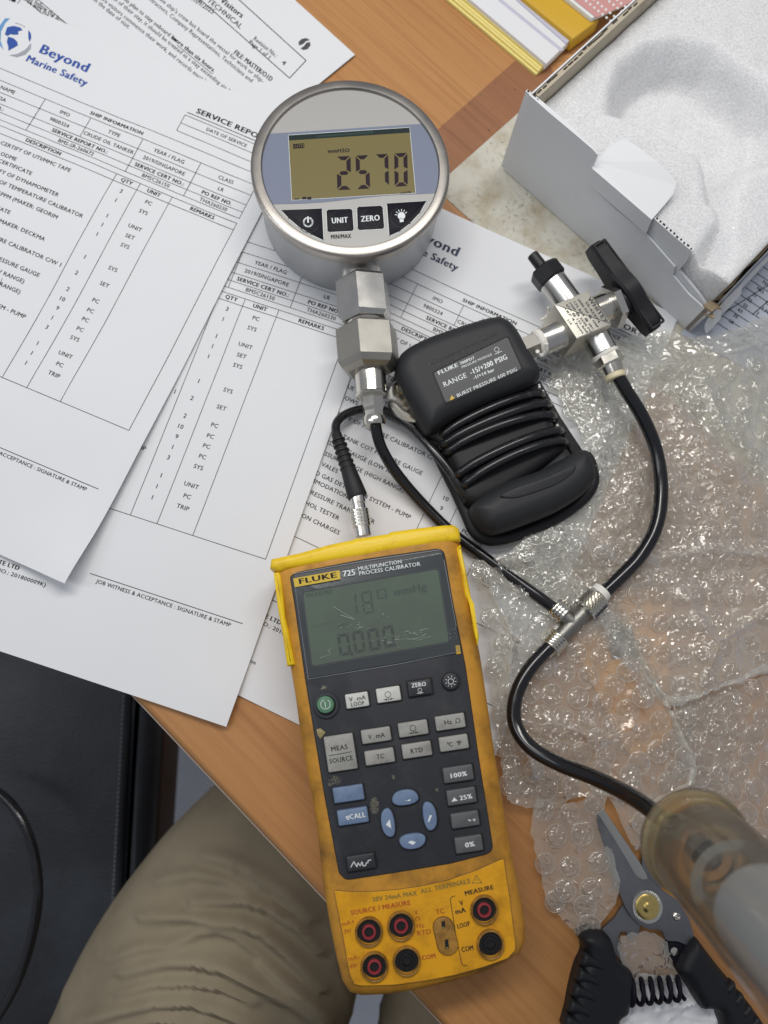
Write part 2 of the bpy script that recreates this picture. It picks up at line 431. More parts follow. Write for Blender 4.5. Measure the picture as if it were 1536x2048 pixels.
# ------------------------------------------------------------------ papers
def sheet(name, label, fr, W_, H_, nu, nv, m=None, group=None, extra=0):
    mb = MB()
    mb.grid([[fr(W_ * i / nu, H_ * j / nv) for i in range(nu + 1)] for j in range(nv + 1)])
    lo = [[fr(W_ * i / nu, H_ * j / nv) - Vector((0, 0, .00012)) for i in range(nu + 1)] for j in range(nv + 1)]
    mb.grid(lo)
    o = mb.build(name, m or MT['paper'], origin=fr(W_ / 2, H_ / 2), ang=40)
    tag(o, label, 'paper', group); return o
def pose(br, ang_deg, z):
    """A4 frame in mm: br is the world point of the bottom right corner, ang the turn of its up direction"""
    a = math.radians(ang_deg); up = Vector((math.sin(a), math.cos(a), 0)); rt = Vector((up[1], -up[0], 0))
    return lambda u, v: Vector((br[0], br[1], 0)) + rt * ((u - 210) * .001) + up * ((297 - v) * .001) + Vector((0, 0, z(u, v) * .001))

HEAD = [('SHIP INFORMATION', 93.2, 126.7, 47.9, 1)]
ROWS = [(54.9, [('VESSEL NAME', 38, 0), ('IMO', 80.3, 0), ('TYPE', 111.6, 0), ('YEAR / FLAG', 146.6, 0), ('CLASS', 182.5, 0)]),
        (61.6, [('THALASSA', 38, 0), ('9800324', 80.3, 0), ('CRUDE OIL TANKER', 111.6, 0), ('2019/SINGAPORE', 146.6, 0), ('LR', 182.5, 0)]),
        (67.6, [('ORDER NO.:', 38, 1), ('SERVICE REPORT NO.:', 96.5, 1), ('SERVICE CERT NO.:', 146.6, 1), ('PO REF NO.', 182.7, 1)]),
        (72.2, [('BMS-SR-260672', 96.5, 0), ('BMSC26150', 146.6, 0), ('THA260230', 182.7, 0)]),
        (79.9, [('DESCRIPTION', 80, 1), ('QTY', 132.3, 1), ('UNIT', 149.2, 1), ('REMARKS', 179.5, 1)])]
DESC = [(87.6, 'SUPPLY / RE-CERTIFY OF UTI/MMC TAPE', 101.1), (93.9, 'CALIBRATION OF ODME', 70.4), (98.4, 'ISSUE CERTIFICATE', 82.5), (104.2, 'RE-CERTIFY OF DYNAMOMETER', 102.2),
        (110.2, 'RE-CERTIFY OF TEMPERATURE CALIBRATOR', 120.2), (116.6, 'USE OF 15PPM (MAKER: GEORIM', 107.7), (124.9, 'ISSUE CERTIFICATE', 82.9), (131.5, 'OF OWS 15PPM (MAKER: DECKMA', 107.6),
        (141.6, 'RE-CERTIFY OF PRESSURE CALIBRATOR C/W 1', 122.5), (152, 'TANK COT PRESSURE GAUGE', 114.8), (158.6, 'PRESSURE GAUGE (LOW RANGE)', 108.9), (165, 'PRESSURE GAUGE (HIGH RANGE)', 109.9),
        (171, 'PV VALES', 73), (176.8, 'FIXED GAS DETECTION SYSTEM - PUMP', 119.3), (181.3, 'ACCOMMODATION', 84), (187.6, 'AIR PRESSURE TRANSMITTER', 103), (194, 'ALCOHOL TESTER', 85), (201, 'INSPECTION CHARGES', 88.6)]
QV = [86, 92.4, 103.1, 109.3, 115.6, 130.8, 141.1, 151.7, 158.1, 164, 170.2, 176.3, 186.8, 193.1, 199.4]
QQ = ['3', '1', '1', '1', '1', '1', '2', '2', '10', '9', '1', '3', '1', '1', '1']
QU = ['PC', 'SYS', 'UNIT', 'SET', 'SYS', 'SYS', 'SET', 'PC', 'PC', 'PC', 'PC', 'SYS', 'UNIT', 'PC', 'TRIP']
def service_form(sh, fr, ink, blue, sky, silver):
    lift = Vector((0, 0, .00016)); f2 = lambda u, v: fr(u, v) + lift
    k = Ink(f2); k.long = True
    for v in (43.3, 50.2, 57.2, 64, 69, 73.4): k.line([(10, v), (200, v)], .28)
    for v in (76.8, 81.4, 211.8): k.line([(10, v), (200, v)], .3)
    for u in (10, 200): k.line([(u, 43.3), (u, 73.4)], .28); k.line([(u, 76.8), (u, 211.8)], .3)
    for u, a, b_ in ((65.8, 50.2, 73.4), (95, 50.2, 64), (128.4, 50.2, 73.4), (165, 50.2, 73.4), (124.9, 76.8, 211.8), (139.7, 76.8, 211.8), (159.6, 76.8, 211.8)): k.line([(u, a), (u, b_)], .28)
    k.line([(144, 23.9), (200, 23.9)], .4); k.line([(143.5, 26), (200, 26), (200, 37.3), (143.5, 37.3)], .28, True); k.line([(143.5, 31.8), (200, 31.8)], .28)
    k.text('SERVICE REPORT', (148.6, 22), (195, 22), 3.2, True); k.at('DATE OF SERVICE', 171.5, 30.1, 2.1, 'c')
    k.text('SHIP INFORMATION', (93.2, 48.2), (126.7, 48.2), 2.1, True)
    for v, r in ROWS:
        for t, u, b_ in r: k.at(t, u, v + .15, 2.3, 'c', bool(b_), sx=.98)
    for v, t, u1 in DESC: k.at(t, u1, v, 2.35, 'r', sx=1.0)
    for v, a, b_ in zip(QV, QQ, QU): k.at(a, 132.3, v + 1, 2.4, 'c'); k.at(b_, 149.3, v + 1, 2.3, 'c')
    for u0, u1 in ((117, 200), (12, 95)): k.line([(u0, 246.8), (u1, 246.8)], .35)
    k.text('JOB WITNESS & ACCEPTANCE : SIGNATURE & STAMP', (121.5, 250.4), (194.5, 250.4), 2.0)
    k.at('PTE LTD', 82, 256.6, 2.2, 'r', True); k.text('NO.: 201800009K)', (71.5, 260.4), (98, 260.4), 2.0); k.at('com', 79.5, 280, 1.9, 'r')
    k.build('printed_form', ink, sh)
    k = Ink(f2)
    k.text('Beyond', (48.5, 24.2), (78.6, 24.2), 6.0, True); k.text('Marine Safety', (44.3, 32.6), (82.4, 32.6), 4.4, True)
    for c in ([(24, 17), (27, 14.6), (31, 14), (33, 15), (31, 17), (32.4, 18.6), (30, 20), (28, 20.4), (27, 22.4), (25.2, 22)], [(27.6, 22.6), (31, 22.2), (34, 23.4), (35.4, 25.4), (33.6, 28.6), (32.2, 31), (31, 28.6), (28.6, 26)],
              [(36, 13.4), (38.4, 15), (40, 17.6), (40.4, 20.4), (38.6, 18.4), (37.4, 16.2)]): k.poly(c)
    k.build('company_logo', blue, sh)
    k = Ink(f2); k.poly([(20, 12), (22.6, 11), (21.6, 15), (22.2, 21), (25, 27), (29.4, 31.6), (25, 29.4), (21.4, 24.6), (19.6, 18)]); k.build('logo_crescent', sky, sh)
    k = Ink(f2); k.poly([(41.5, 20.6), (43, 24), (42, 29), (38.6, 32.6), (34, 33.6), (38, 30.4), (40.6, 26)]); k.line([(27, 12.4), (30, 12), (33.4, 12.6)], .4); k.build('logo_crescent', silver, sh)
def zA(u, v): return 3.0 + 1.3 * (noise.noise(Vector((u * .015, v * .015, 1))) + .35 * noise.noise(Vector((u * .05, v * .04, 1)))) + 6.0 * math.exp(-((u - 210) / 15.0) ** 2) * math.exp(-((v - 297) / 26.0) ** 2) + 3.2 * math.exp(-((u - 210) / 34.0) ** 2) * sstep(110, 290, v) + 1.2 * math.exp(-((v - 297) / 26.0) ** 2) * math.exp(-((u - 178) / 30) ** 2) + .5 * math.sin(u * .05) * math.sin(v * .03 + 1) + .7 * math.exp(-((v - 0) / 40.) ** 2)
def zB(u, v): return 1.9 + .7 * (noise.noise(Vector((u * .014, v * .014, 5))) + .35 * noise.noise(Vector((u * .05, v * .04, 9)))) + 2.2 * math.exp(-((v - 297) / 30.0) ** 2) * (.3 + .7 * math.exp(-((u - 210) / 40.0) ** 2)) + .35 * math.sin(u * .04 + 2) * math.sin(v * .028) + 1.0 * math.exp(-((u - 210) / 22.0) ** 2) * sstep(60, 200, v)
def zC(u, v): return .75 + .25 * (1 + math.sin(u * .05) * math.sin(v * .04)) + 1.0 * sstep(90, 150, u) * sstep(120, 0, v)
frA = pose(Vector((-.13861, .03349, 0)), 22.65, zA)
frB = pose(Vector((-.05741, -.03656, 0)), 17.89, zB)
# third sheet: pose from its text
a_ = math.radians(25.2); upC = Vector((math.sin(a_), math.cos(a_), 0)); rtC = Vector((upC[1], -upC[0], 0))
c0 = P(677, 1070, .6); brC = c0 + rtC * (.210 - .0886) - upC * (.297 - .2010)
frC = pose(brC, 25.2, zC)
GRP = 'printed service report sheets'
for fr, lab, ik in ((frC, 'white service report sheet under the gauge, its grey logo showing beside the gauge', ('ink', 'ink_slate', 'ink_grey', 'ink_silver')),
                    (frB, 'white service report sheet in the middle, its lower corner overhanging the desk edge', ('ink', 'ink_blue', 'ink_sky', 'ink_silver')),
                    (frA, 'white service report sheet at upper left with blue globe logo, topmost of the reports', ('ink', 'ink_blue', 'ink_sky', 'ink_silver'))):
    sh = sheet('service_report', lab, fr, 210, 297, 70, 99, group=GRP)
    service_form(sh, fr, MT[ik[0]], MT[ik[1]], MT[ik[2]], MT[ik[3]])

# visitor form lying in the upper left corner, and the sheets under it
def corner_frame(c, along, z):                     # c = right end of the top edge, along = a pixel farther left on it
    b = P(*c, z); t = (P(*along, z) - b); t.normalize(); dn = Vector((-t[1], t[0], 0))
    if dn[1] > 0: dn = -dn
    return lambda u, v: b + t * ((210 - u) * .001) + dn * (v * .001)
frD = corner_frame((710, 109), (590, 0), 1.6)
for i, (c, al, z) in enumerate((((706, 114), (586, 4), .5), ((708, 112), (590, 3), .95))):
    f = corner_frame(c, al, z)
    sheet('paper_sheet', ['lowest plain sheet of the paper stack under the visitor form', 'plain sheet just under the visitor form, its edge peeping out'][i], f, 210, 297, 4, 4)
vf = sheet('visitor_form', 'printed visitor form at the top left, partly under the logo sheet', frD, 210, 297, 30, 40)
k = Ink(lambda x, y: P(x, y, 1.72))
G = lambda t, x0, y0, x1, y1, cap=10, b_=False: k.text(t, (x0, y0), (x1, y1), cap, b_)
k.line([(612, 121), (579, 156), (395, -6)], 1.6); k.line([(612, 121), (470, -8)], 1.6); k.line([(408, -12), (398, 4)], 1)
G('Check for Visitors', 380, -44, 482, 36, 11, True); G('BY : IN-HOUSE TECHNICAL', 330, -68, 480, 58, 10); G('DATE 09/09/2025', 345, -24, 425, 28, 10)
G('Revision No.:', 506, 79, 551, 115, 8.5); G('Page 1 of 1', 497, 86, 537, 118, 8.5); G('4', 562, 126, 568, 131, 8.5)
k2 = Ink(lambda x, y: P(x, y, 1.72))
g2 = lambda t, x0, y0, x1, y1, cap=9: k2.text(t, (x0, y0), (x1, y1), cap)
G('FILE: MASTER/O1D', 467, 107, 541, 163, 9.5, True)
AV = 38.9
def vl(t, x, y, kk=k2, cap=8.4, b_=False, sx=.93): kk.at(t, x, y, cap, 'r', b_, sx, AV)
vl("This form is to be filled by persons who are not part of the ship's crew but board the vessel for work or ship-", 524, 166)
vl('business needs, such as but not limited to Contractors, Company Representatives, Technicians and', 502, 165)
vl('Visitors who plan to stay onboard for', 352, 85, k); vl('more than six hours.', 427, 145, k, 8.4, True, .95); k.line([(354, 90), (425, 148)], 1)
vl('Depending on the length of their stay, it should be treated as a stay exceeding six hours', 475, 200)
vl('and must be completed before visitors commence their work, and records must be maintained', 458, 206)
vl('Valid for one day from the date of visit.', 257, 58)
G('Name of the visitor', 295, 127, 370, 183, 10, True); G('Date', 286, 134, 310, 152, 10)
G('to follow the instructions of master', 56, -2, 195, 100, 10); G('Familiarise with the Following', 24, -18, 132, 64, 10); G('Location of cabin', 39, 20, 106, 66, 10); G('Nearest exit', 28, 34, 72, 67, 10); G('2', 9, 16, 18, 22, 9); G('1', 22, 2, 27, 6, 8)
for a, b_ in (((75, -2), (192, 98)), ((36, -14), (150, 84)), ((-10, -22), (108, 68)), ((-10, -2), (68, 54)), ((-10, 16), (24, 40))): k.line([a, b_], 1.3)
k.line([(44, -6), (22, 26)], 1.2); k.line([(18, -8), (0, 16)], 1.2)
k.build('printed_text', MT['ink'], vf); k2.build('grey_text', MT['ink_grey'], vf)
k = Ink(lambda x, y: P(x, y, 1.72)); k.poly([(597, 84), (603, 78), (612, 76), (620, 80), (612, 82), (606, 88), (598, 91)]); k.poly([(601, 97), (608, 92), (613, 85), (620, 84), (621, 91), (615, 98), (607, 100)])
k.build('emblem', MT['ink_grey'], vf)

# printed number list under the right end of the box
b0 = P(1400, 655, 1.2)
fl2 = lambda x, y: P(x, y, 1.25)
lst = MB(); lst.slab(W2([(1362, 668), (1455, 525), (1700, 350), (1760, 600), (1500, 740)], 1.2), 1.05, 1.2, 0, 1)
lst = tag(lst.build('number_list', MT['paper_old'], origin=b0), 'grey blue printed list of telephone numbers sticking out from under the open box', 'paper')
k = Ink(lambda x, y: P(x, y, 1.3))
for i in range(9):
    x, y = 1520 - i * 11.6 + 10, 537 + i * 14; k.line([(x - 4, y - 4), (x + 90, y + 58)], 1.4)
k.line([(1536 + 40, 545), (1416, 646)], 1.6); k.line([(1580, 565), (1505, 629)], 2.0)
for t, x, y in (('TEL', 1523, 565), ('NO.', 1513, 578), ('31', 1504, 590), ('32', 1494, 600), ('33', 1485, 611), ('63', 1475, 621), ('35', 1466, 632), ('50', 1457, 643)):
    k.at(t, x, y, 6.5, 'l', True, ang=37)
k.at('2 FO', 1522, 618, 6.5, 'l', True, ang=37); k.at('2', 1512, 628, 6.5, 'l', True, ang=37); k.at('CH', 1530, 606, 6.5, 'l', True, ang=37)
k.build('printed_numbers', MT['ink'], lst)

# ------------------------------------------------------------------ pads and books at the top
def strip(a0, a1, b0_, b1_, h):                   # long strip between two pixel lines
    return W2([a0, a1, b1_, b0_], h)
MT['pad_yellow'] = mat('yellow_paper_edges', C(238, 222, 140), .7, bump=(900, .3, .0005), stretch=(1, 1, 1))
MT['gold'] = mat('golden_yellow_cover', C(212, 168, 44), .45, bump=(1400, .15, .0003))
MT['lav'] = mat('pale_lavender_edge', C(196, 196, 214), .6)
def ext(p, q, s0, s1):
    d = (q[0] - p[0], q[1] - p[1]); return (p[0] + d[0] * s0, p[1] + d[1] * s0), (p[0] + d[0] * s1, p[1] + d[1] * s1)
yl = ((903, 0), (1074, 144)); yw = ((939, 0), (1092, 129)); gs = ((997, 0), (1121, 101)); wg = ((1047, 0), (1143, 79)); gp = ((1130, 0), (1181, 41))
def band(l1, l2, h, s0=-.6, s1=1.0):
    a, b_ = ext(*l1, s0, s1); c, d = ext(*l2, s0, s1); return W2([a, b_, d, c], h)
pad = thing('notepad', 'thick pad of pale yellow paper, its layered edge towards the wood', 'notepad', P(985, 70))
for i in range(5):
    f0, f1 = i / 5, (i + 1) / 5
    lerp = lambda u: tuple((yl[k_][0] + (yw[k_][0] - yl[k_][0]) * u, yl[k_][1] + (yw[k_][1] - yl[k_][1]) * u) for k_ in (0, 1))
    MB().slab(band(lerp(f0 + (.012 if i % 2 else 0)), lerp(f1 + .4 if i == 4 else f1 + .02), 4), .2, 2.2 + i * .9 + (.3 if i in (1, 3) else 0), .25, 1).build('page_layer', MT['pad_yellow'], pad)
wp = thing('white_pad', 'stack of plain white paper between the yellow pad and the golden folder', 'paper', P(1060, 60))
MB().slab(band(yw, wg, 7), 3, 7.6, .3, 2).build('white_pages', MT['paper'], wp)
MB().slab(band(gs, ((1004, -2), (1128, 99)), 8), 7.6, 7.75, 0, 1).build('grey_stripe', MT['lav'], wp)
MB().slab(band(((1030, -2), (1132, 88)), wg, 8), 7.6, 8.3, .2, 1).build('lavender_edge', MT['lav'], wp)
gf = thing('folder', 'golden yellow folder in the stack behind the box', 'folder', P(1110, 30))
MB().slab(band(wg, ((1145, 0), (1196, 41)), 10, -.6, 1.02), 2, 11, 1.2, 3).build('cover', MT['gold'], gf)
nb = thing('notebook', 'pink notebook with white polka dots and a white border', 'notebook', P(1170, 10))
MB().slab(band(gp, ((1290, -60), (1330, -28)), 12, -.6, 1.02), 11.2, 14, .5, 2).build('white_border', MT['white'], nb)
MT['pink'] = mat('dusty_pink_cover', C(208, 152, 148), .55)
pk = ((1147, 0), (1191, 35)); MB().slab(band(pk, ((1300, -60), (1340, -28)), 14, -.6, 1.03), 14.05, 14.5, .1, 1).build('pink_cover', MT['pink'], nb)
k = Ink(lambda x, y: P(x, y, 14.6))
for i in range(-6, 14):
    for j in range(0, 10):
        x, y = 1149 + i * 8.2 + j * 11 + (4 if j % 2 else 0), 3 + i * 6.6 - j * 9.5 + 2
        if (x - 1147) * .62 - (y - 0) * .78 > 3: k.poly(circ(x, y, 2.6, n=10))
k.build('polka_dots', MT['white'], nb)
# ------------------------------------------------------------------ digital pressure gauge
GC = (P(500, 335, 45) + P(905, 325, 45) + P(705, 161, 45) + P(693, 511, 45)) / 4
GC = Vector((GC[0], GC[1], 0))
up = Vector((0, 0, .001))
ga = thing('pressure_gauge', 'round silver digital pressure gauge showing 2570 on the papers', 'gauge', GC)
Z0 = GC + up * 1.6
MB().lathe(Z0, GC + up * 39, [(0, .0478), (.04, .0494), (.3, .0496), (.95, .0496), (1, .0496)], 96).build('body', MT['silverpaint'], ga, 30)
bz = MB(); bz.lathe(GC, GC + up * 100, [(.370, .0496), (.372, .0513), (.380, .0520), (.410, .0523), (.432, .0522), (.440, .0519), (.4450, .0512), (.4475, .0505), (.4505, .0476), (.4500, .0468), (.446, .0464), (.440, .0462), (.43, .046)], 128, cap=False)
bz.build('bezel', MT['bezel'], ga, 28)
FH = 43.6
F = lambda h: (lambda x, y: P(x, y, h))
MB().lathe(GC + up * 39.2, GC + up * FH, [(0, .0468), (1, .0468)], 96).build('face_plate', MT['faceplate'], ga, 30)
pc = lambda rr, a: (lambda q: q)(GC + Vector((math.cos(a), math.sin(a), 0)) * rr + up * 0)
cam_inv = cam.matrix_world.inverted()
def px(wp):                                        # world -> photo pixel
    c = cam_inv @ Vector(wp); return (768 + FPX * c[0] / -c[2], 1024 - FPX * c[1] / -c[2])
def facecirc(rr, a): return px(GC + Vector((math.cos(math.radians(a)) * rr, math.sin(math.radians(a)) * rr, FH * .001)))
# blue grey band
k = Ink(F(FH + .12))
rt = [facecirc(.0461, a) for a in range(-24, 25, 3)]; lf = [facecirc(.0461, a) for a in range(157, 204, 3)]
def clipband(p):
    x, y = p; t = (x - 540) / 312; return 267 - 20 * t <= y <= 409 - 21 * t + 5 * math.sin(PI * max(0, min(1, t)))
bandp = [facecirc(.0461, a / 2) for a in range(0, 720)]
bandp = [p for p in bandp if clipband(p)]
cx_ = sum(p[0] for p in bandp) / len(bandp); bandp.sort(key=lambda p: math.atan2(p[1] - 333, p[0] - 703))
bot = [(545 + 320 * t, 408 - 20 * t + 6 * math.sin(2 * PI * t) * .5) for t in [i / 10 for i in range(1, 10)]]
k.poly([p for p in bandp if p[0] > 703] + bot[::-1] + [p for p in sorted([q for q in bandp if q[0] < 703], key=lambda q: -q[1])])
k.build('blue_band', MT['bluegrey'], ga)
LC = [(577, 270.6), (819, 255), (831, 385.6), (584, 400)]
k = Ink(F(FH + .16)); k.line([LC[0], LC[1], LC[2], LC[3]], 1.6, True); k.build('window_edge', MT['white'], ga)
lcd = thing  # noqa
l_ = MB(); l_.add([P(*q, FH + .2) for q in LC], [(0, 1, 2, 3)]); lcdo = l_.build('display', MT['lcd'], ga, 0)
k = Ink(F(FH + .24)); k.poly([LC[0], LC[1], (820, 265), (578, 281)]); k.build('display_edge', MT['lcd_dark'], lcdo)
k = Ink(F(FH + .30))
mm_ = lambda x, y: (460 + x / 3.2, 130 + y / 3.2)
for ch, o, w_, h_ in (('2', (681, 586), (90, -4), (6, 214)), ('5', (803, 580), (86, -4), (8, 214)), ('7', (930, 572), (82, -4), (6, 205)), ('0', (1051, 566), (84, -5), (3, 212))):
    p = mm_(*o); seg7(k, ch, (p[0] + (6 if ch in '2' else 0) * 0, p[1]), (w_[0] / 3.2, w_[1] / 3.2), (h_[0] / 3.2, h_[1] / 3.2), .30, '', .38)
k.text('mmH2O', mm_(628, 562), mm_(765, 556), 7, True)
k.line([mm_(405, 508), mm_(472, 503), mm_(474, 528), mm_(407, 533)], 1.2, True)
for i in range(5): k.line([mm_(414 + i * 12, 512), mm_(415 + i * 12, 528)], 2.6)
for i in range(2): k.poly([mm_(462 + i * 32, 845), mm_(488 + i * 32, 843), mm_(489 + i * 32, 858), mm_(463 + i * 32, 860)])
k.text('100%', mm_(1094, 824), mm_(1160, 818), 3.5); k.line([mm_(415, 858), mm_(440, 856)], 2)
k.build('display_digits', MT['lcd_ink'], lcdo)
k = Ink(F(FH + .28))
for i in range(26): k.line([mm_(560 + i * 14, 452 - i * 1.0), mm_(564 + i * 14, 460 - i * 1.0)], .8)
k.build('edge_connector', mat('teal_print', C(70, 120, 105), .5), lcdo)
# keys
def gkey(poly, name='key', rr=6):
    sl = MB(); sl.slab(W2([mm_(*q) for q in fillet(poly, rr)], FH), FH - .2, FH + .55, .3, 2)
    hl = Ink(F(FH + .1)); hl.line([mm_(*q) for q in fillet([q for q in poly], rr)], 2.6, True)
    o = sl.build(name, MT['keyblack'], ga); hl.build('key_border', MT['white'], o); return o
arcL = [px(GC + Vector((math.cos(math.radians(a)), math.sin(math.radians(a)), 0)) * .0435 + up * FH) for a in range(0, 1)]
def arcpts(a0, a1, rr=.0425): return [((q[0] - 460) * 3.2, (q[1] - 130) * 3.2) for q in [facecirc(rr, a0 + (a1 - a0) * i / 8) for i in range(9)]]
kp = gkey([(330, 932), (588, 920), (599, 1122), (520, 1085), (440, 1035), (375, 980)], rr=3)
ku = gkey([(617, 928), (782, 922), (792, 1062), (624, 1070)], rr=18)
kz = gkey([(812, 910), (976, 902), (987, 1048), (818, 1058)], rr=18)
kl = gkey([(1004, 888), (1256, 872), (1215, 945), (1150, 1015), (1085, 1065), (1020, 1094)], rr=3)
for kk, (cx, cy) in ((kp, (505, 1008)), (ku, (703, 996)), (kz, (900, 985)), (kl, (1090, 975))):     # moulded finger dimples
    r_ = Ink(F(FH + .6)); r_.ring(*mm_(cx, cy), 19.5, 1.0, 20, 250, 24); r_.build('dimple', MT['black'], kk)
TK = Ink(F(FH + .66)); TK.ring(*mm_(500, 1005), 8.8, 3.2, -65, 245, 22); TK.line([mm_(499, 972), mm_(500, 1006)], 3.2); TK.build('power_symbol', MT['white'], kp)
TK = Ink(F(FH + .66)); TK.text('UNIT', mm_(654, 1014), mm_(754, 1008), 11, True); TK.build('lettering', MT['white'], ku)
TK = Ink(F(FH + .66)); TK.text('ZERO', mm_(840, 1003), mm_(958, 994), 11, True); TK.build('lettering', MT['white'], kz)
TK = Ink(F(FH + .66)); c_ = mm_(1097, 965); TK.poly(circ(c_[0], c_[1], 7.5)); TK.poly([(c_[0] - 4, c_[1] + 4), (c_[0] + 4, c_[1] + 4), (c_[0] + 4.5, c_[1] + 12), (c_[0] - 3, c_[1] + 13)])
for a in range(-90 - 80, -90 + 81, 27): TK.line([(c_[0] + 9.5 * math.cos(math.radians(a)), c_[1] + 9.5 * math.sin(math.radians(a))), (c_[0] + 13 * math.cos(math.radians(a)), c_[1] + 13 * math.sin(math.radians(a)))], 1.5)
TK.build('lamp_symbol', MT['white'], kl)
TK = Ink(F(FH + .15)); TK.text('MIN/MAX', mm_(647, 1112), mm_(775, 1106), 8, True); TK.build('lettering', MT['ink'], ga)
# lens over the face
# stem, nuts and adapters (turned on one axis)
SH = 23
SA, SB = P(720, 520, SH), P(750, 858, SH)
def along(y):                                      # point on the stem axis seen at photo row y
    lo, hi = 0.0, 1.2
    for _ in range(40):
        mid = (lo + hi) / 2
        if px(SA + (SB - SA) * mid)[1] < y: lo = mid
        else: hi = mid
    return SA + (SB - SA) * lo
mmk = mpp(730, 650, SH)
def part(nm, y0, y1, prof, m, seg=32, tw=0, ang=30, par=ga):
    MB().lathe(along(y0), along(y1), [(f, r * mmk) for f, r in prof], seg, tw).build(nm, m, par, ang)
part('stem', 500, 570, [(0, 41), (.1, 41), (.95, 41), (1, 40)], MT['steel'])
part('hex_nut', 562, 646, [(0, 44), (0, 50), (.08, 56), (.90, 56), (1, 48)], MT['steel'], 6, PI / 6 + .25, 20)
part('neck', 644, 662, [(0, 38), (.4, 34), (.6, 34), (1, 38)], MT['nickel'])
part('hex_adapter', 652, 745, [(0, 46), (.12, 63), (.80, 63), (.93, 56), (1, 44)], MT['cast'], 6, PI / 6 + .3, 20)
part('sleeve', 738, 793, [(0, 28), (.05, 30.5), (.9, 30.5), (.95, 33), (1, 31)], MT['nickel'])
part('hex_nut', 790, 835, [(0, 21), (.02, 23), (.6, 23), (.75, 20), (1, 20)], MT['nickel'], 6, .5, 20)
part('push_ring', 833, 852, [(0, 20), (.2, 21.5), (.7, 22), (1, 20)], MT['nickel'])
k = Ink(lambda x, y: P(x, y, SH + 12))
# embossed marks on the right flank of the adapter
nrm = (SB - SA).normalized(); 
def flank(u, v): return along(700) + nrm * ((v) * mmk) + Vector((nrm[1], -nrm[0], 0)) * 0 + fl_r * (63 * mmk * .872) + fl_t * (u * mmk)
side = Vector((-nrm[1], nrm[0], 0)); side = side if side[0] > 0 else -side
fa = math.radians(38); fl_r = side * math.cos(fa) + Vector((0, 0, 1)) * math.sin(fa); fl_t = nrm.cross(fl_r)

# ------------------------------------------------------------------ hoses
hz_n = lambda n, r, k: [r * (1 + .035 * noise.noise(Vector((i * .9, k, 0)))) for i in range(n)]
hose1 = MB().tube([P(750, 835, 22), P(753, 862, 21), P(764, 898, 17), P(792, 945, 11), P(838, 1000, 6), P(900, 1062, 5), P(960, 1108, 6), P(1030, 1160, 8), P(1075, 1192, 10), P(1116, 1222, 11)], hz_n(10, .0030, 1), 16, sub=10)
tag(hose1.build('hose', MT['hose'], origin=P(838, 1000, 6)), 'black air hose running from the gauge stem down to the metal tee', 'hose', 'black air hoses')
hose2 = MB().tube([P(1236, 752, 22), P(1252, 780, 21), P(1284, 832, 18), P(1309, 890, 15), P(1321, 950, 14), P(1321, 1010, 14), P(1308, 1065, 14), P(1280, 1112, 13), P(1245, 1150, 13), P(1192, 1200, 12)], hz_n(10, .0036, 2), 16, sub=10)
tag(hose2.build('hose', MT['hose'], origin=P(1321, 980, 10)), 'black air hose curving from the valve over the bubble wrap to the knurled nut', 'hose', 'black air hoses')
hose3 = MB().tube([P(1122, 1272, 12), P(1096, 1296, 14), P(1056, 1342, 16), P(1031, 1396, 17), P(1031, 1450, 19), P(1062, 1495, 24), P(1118, 1528, 32), P(1180, 1552, 44), P(1240, 1580, 58), P(1290, 1611, 72), P(1340, 1652, 86)], hz_n(11, .0036, 3), 16, sub=10)
tag(hose3.build('hose', MT['hose'], origin=P(1031, 1450, 10)), 'black air hose bending from the tee to the clear pump cylinder', 'hose', 'black air hoses')

# tee
th = 12
tee = thing('tee_fitting', 'grey metal tee fitting with knurled nut joining the three black hoses', 'fitting', P(1142, 1247, 6))
m_ = mpp(1140, 1250, th)
L_ = lambda A, B, prof, seg=24, h0=th, h1=th: MB().lathe(P(*A, h0), P(*B, h1), [(f, r * m_) for f, r in prof], seg)
tb = L_((1108, 1287), (1190, 1200), [(0, 15), (.2, 15), (.3, 17), (.7, 17), (.8, 15), (1, 15)])
tb.lathe(P(1146, 1246, th), P(1112, 1218, th), [(0, 17 * m_), (.5, 16 * m_), (1, 15 * m_)], 24)
tb.build('tee_body', mat('grey_cast_tee', (.30, .29, .265, 1), .42, 1, bump=(1300, .5, .0003)), tee)
def thread(nm, A, B, r, n):
    prof = []
    for i in range(n): prof += [((i + .02) / n, r - 2.2), ((i + .35) / n, r), ((i + .6) / n, r), ((i + .98) / n, r - 2.2)]
    L_(A, B, prof).build(nm, MT['nickel'], tee, 50)
thread('threaded_port', (1120, 1273), (1098, 1296), 24, 5)
thread('threaded_port', (1128, 1229), (1105, 1210), 24, 4)
# knurled nut: fine diamond relief
kn = MB(); A, B = P(1167, 1221, th), P(1196, 1191, th); t = (B - A).normalized(); u = t.cross(Vector((0, 0, 1))).normalized(); v = t.cross(u)
rows = []; nr, ns = 10, 44
for i in range(nr + 1):
    row = []
    for j in range(ns):
        a = 2 * PI * j / ns; r = 26 * m_ + (.0006 if (i + j) % 2 else -.0004) * (0 if i in (0, nr) else 1)
        row.append(A + (B - A) * (i / nr) + (u * math.cos(a) + v * math.sin(a)) * r)
    rows.append(row)
b = kn.grid(rows, True); kn.f.append(tuple(b + j for j in range(ns))); kn.f.append(tuple(b + nr * ns + j for j in range(ns)))
kn.build('knurled_nut', MT['nickel'], tee, 0)
L_((1194, 1193), (1206, 1181), [(0, 21), (1, 20)]).build('white_seal', MT['teflon'], tee)
L_((1100, 1294), (1088, 1306), [(0, 16), (1, 15.5)]).build('hose_ring', MT['nickel'], tee)

